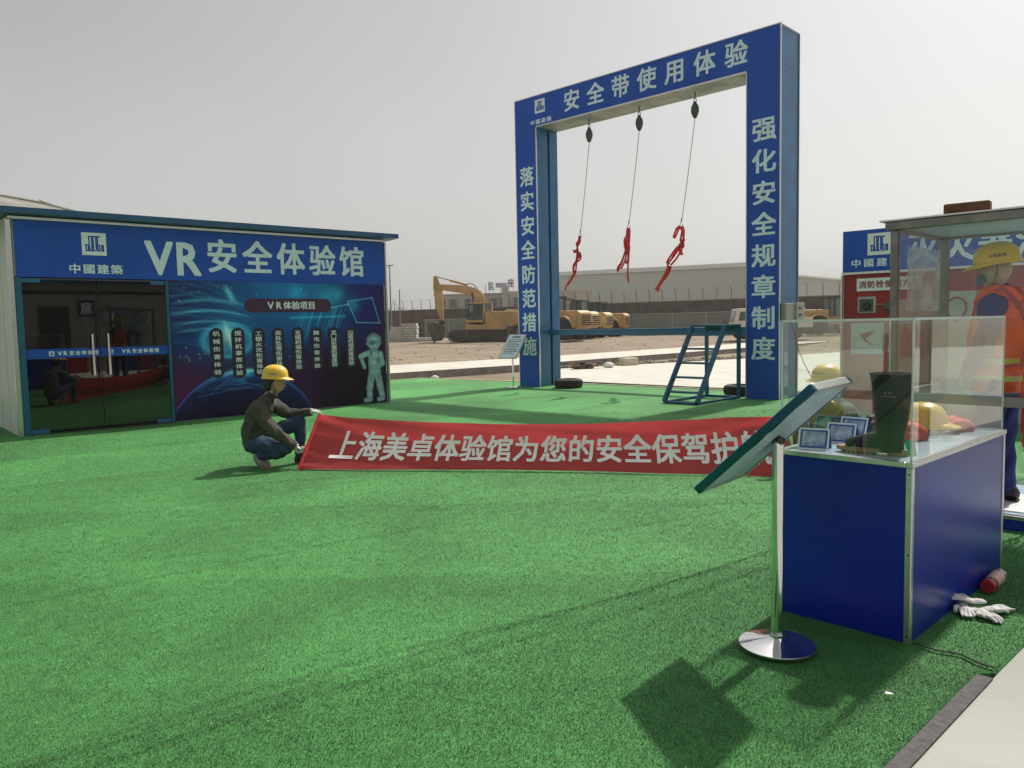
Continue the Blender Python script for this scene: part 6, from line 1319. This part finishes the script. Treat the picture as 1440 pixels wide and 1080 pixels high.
def ribs(name, p, q, z0, z1, step, parent, m, wdt=.14):
    p = Vector(p); q = Vector(q); L = (q - p).length; d_ = (q - p).normalized(); n_ = Vector((d_.y, -d_.x)); b = MB()
    for i in range(int(L / step)):
        a = p + d_ * (i * step) + n_ * .02; b.slab([tuple(a), tuple(a + d_ * wdt), tuple(a + d_ * wdt + n_ * .035), tuple(a + n_ * .035)], z0, z1)
    o = b.build(name, m, parent, fixn=True); tag(o, kind='stuff'); return o
ribs('cladding_rib', Q0, Q1, .1, 11.8, 1.0, wh, M['whouse']); ribs('cladding_rib', R0_, R1_, .1, 10.0, 1.0, wh, M['whouse'])
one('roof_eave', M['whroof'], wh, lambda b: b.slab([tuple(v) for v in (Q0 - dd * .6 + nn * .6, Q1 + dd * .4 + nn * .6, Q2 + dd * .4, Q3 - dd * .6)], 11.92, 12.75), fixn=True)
# low factory with roof sign
fc = empty('factory', (-14.5, 150, 0), radians(-3), 'low beige factory block with dark windows and characters on the roof', 'factory')
one('block', M['factory'], fc, lambda b: b.box(0, 0, 0, 14.3, 9, 7.4)); one('block', M['factory'], fc, lambda b: b.box(14.35, -1.5, 0, 30, 9, 7.9)); one('parapet', M['capm'], fc, lambda b: b.box(-.2, -.15, 7.4, 14.2, 9, 7.7))
wme = MB().box(0, -.08, 0, 1.25, .02, 1.6).mesh('window', M['window']); 
for z in (2.4, 5.1):
    for x in (.8, 3.0, 5.8, 8.0, 10.7, 12.6, 15.2, 17.4, 19.6, 21.8, 24):
        o = link(bpy.data.objects.new('window', wme), fc); o.location = (x, 0 if x < 14 else -1.5, z)
b = MB(); put(b, '阻', 10.9, 9.0, 1.55, 1.0, .022, lambda x, z: Vector((x, -.5, z))); put(b, '座', 14.75, 9.45, 1.6, 1.25, .022, lambda x, z: Vector((x, -1.4, z))); b.build('roof_lettering', M['purple'], fc)
one('pale_roof_sign', mat('faded_sign', (.42, .38, .52), .7), fc, lambda b: b.box(11.8, -.5, 8.7, 14.0, -.4, 9.6)); one('sign_frame', M['soffit'], fc, lambda b: [b.box(x, -.35, 7.4, x + .08, -.27, 8.8) for x in (10.6, 11.4, 12.6, 13.6)] + [b.box(x, -1.35, 7.9, x + .08, -1.27, 8.7) for x in (14.4, 15.2)]); one('stair_tower', M['factory'], fc, lambda b: b.box(13.0, -2.0, 0, 14.3, -.05, 8.75))
# poles
for px, y0, y1, Y, lab in ((561.5, 403, 470, 80, 'thin grey lamp pole beyond the left building'), (683, 398, 440, 120, 'thin grey lightning mast above the factory roof'), (547.5, 369, 470, 70, 'slim lamp post just right of the left building')):
    x, z1 = EX(px, y0, Y); o = one('pole', M['pole'], None, lambda b: (b.tube([(0, 0, -.5), (0, 0, z1 - .3)], [.09, .05], 8),) + ((b.bar((-.3, 0, z1 - .32), (.35, 0, z1 - .25), .12, .08),) if px == 547.5 else ())); o.location = (x, Y, .0); tag(o, lab, 'pole')
# bare trees in the far distance
b = MB()
for i in range(60):
    x = random.uniform(-48, -12); y = 150 + random.uniform(-6, 8); h_ = random.uniform(4.0, 7.2); b.tube([(x, y, 0), (x, y, h_ * .75)], [.10, .04], 4, cap=False)
    for k in range(16):
        z = h_ * random.uniform(.35, .75); a = random.uniform(0, 2 * pi); l_ = random.uniform(.5, 1.4); b.tube([(x, y, z), (x + cos(a) * l_ * .6, y + sin(a) * l_ * .6, z + l_ * 1.0)], [.035, .012], 3, cap=False)
tag(b.build('bare_trees', M['tree'], None), 'faint row of leafless trees on the horizon beyond the wall', 'bare trees', kind='stuff')
# pale stacks at the left edge of the yard
for i, (px, py, w_, h_, lab) in enumerate(((551, 470, 1.1, .9, 'tan stack of pallets at the left end of the stored material'), (559, 469, 1.0, 1.25, 'pale stack of boxed panels second from the left'), (577, 469, 1.2, 1.5, 'tall white stack of panels beside the grey hoarding'), (590, 473, 3.4, .32, 'long low white beam bundle lying beside the excavator bucket'))):
    x, z = EX(px, py, 64); t = empty('material_stack', (x, 64, .36), random.uniform(-.1, .1), lab, 'material stack', 'pale stacks of material on the dirt')
    n = max(2, int(h_ / .2))
    for k in range(n): one('layer', M['pipe'], t, lambda b: b.box(-w_ / 2 + random.uniform(-.05, .05), -.6, k * h_ / n, w_ / 2 + random.uniform(-.05, .05), .6, (k + 1) * h_ / n - .035))

# ================================================================== HAZE
hz = MB().box(-1100, -1100, -1.4, 1100, 1100, 14.5).build('haze', [])
hm_ = bpy.data.materials.new('haze'); hm_.use_nodes = True; n_ = hm_.node_tree.nodes; n_.remove(n_['Principled BSDF']); pv = n_.new('ShaderNodeVolumePrincipled')
pv.inputs['Color'].default_value = (.93, .94, .95, 1); pv.inputs['Density'].default_value = .0006; pv.inputs['Anisotropy'].default_value = .3
hm_.node_tree.links.new(pv.outputs[0], n_['Material Output'].inputs['Volume']); hz.data.materials.append(hm_); tag(hz, 'pale dusty haze hanging over the whole site', 'haze', kind='stuff')
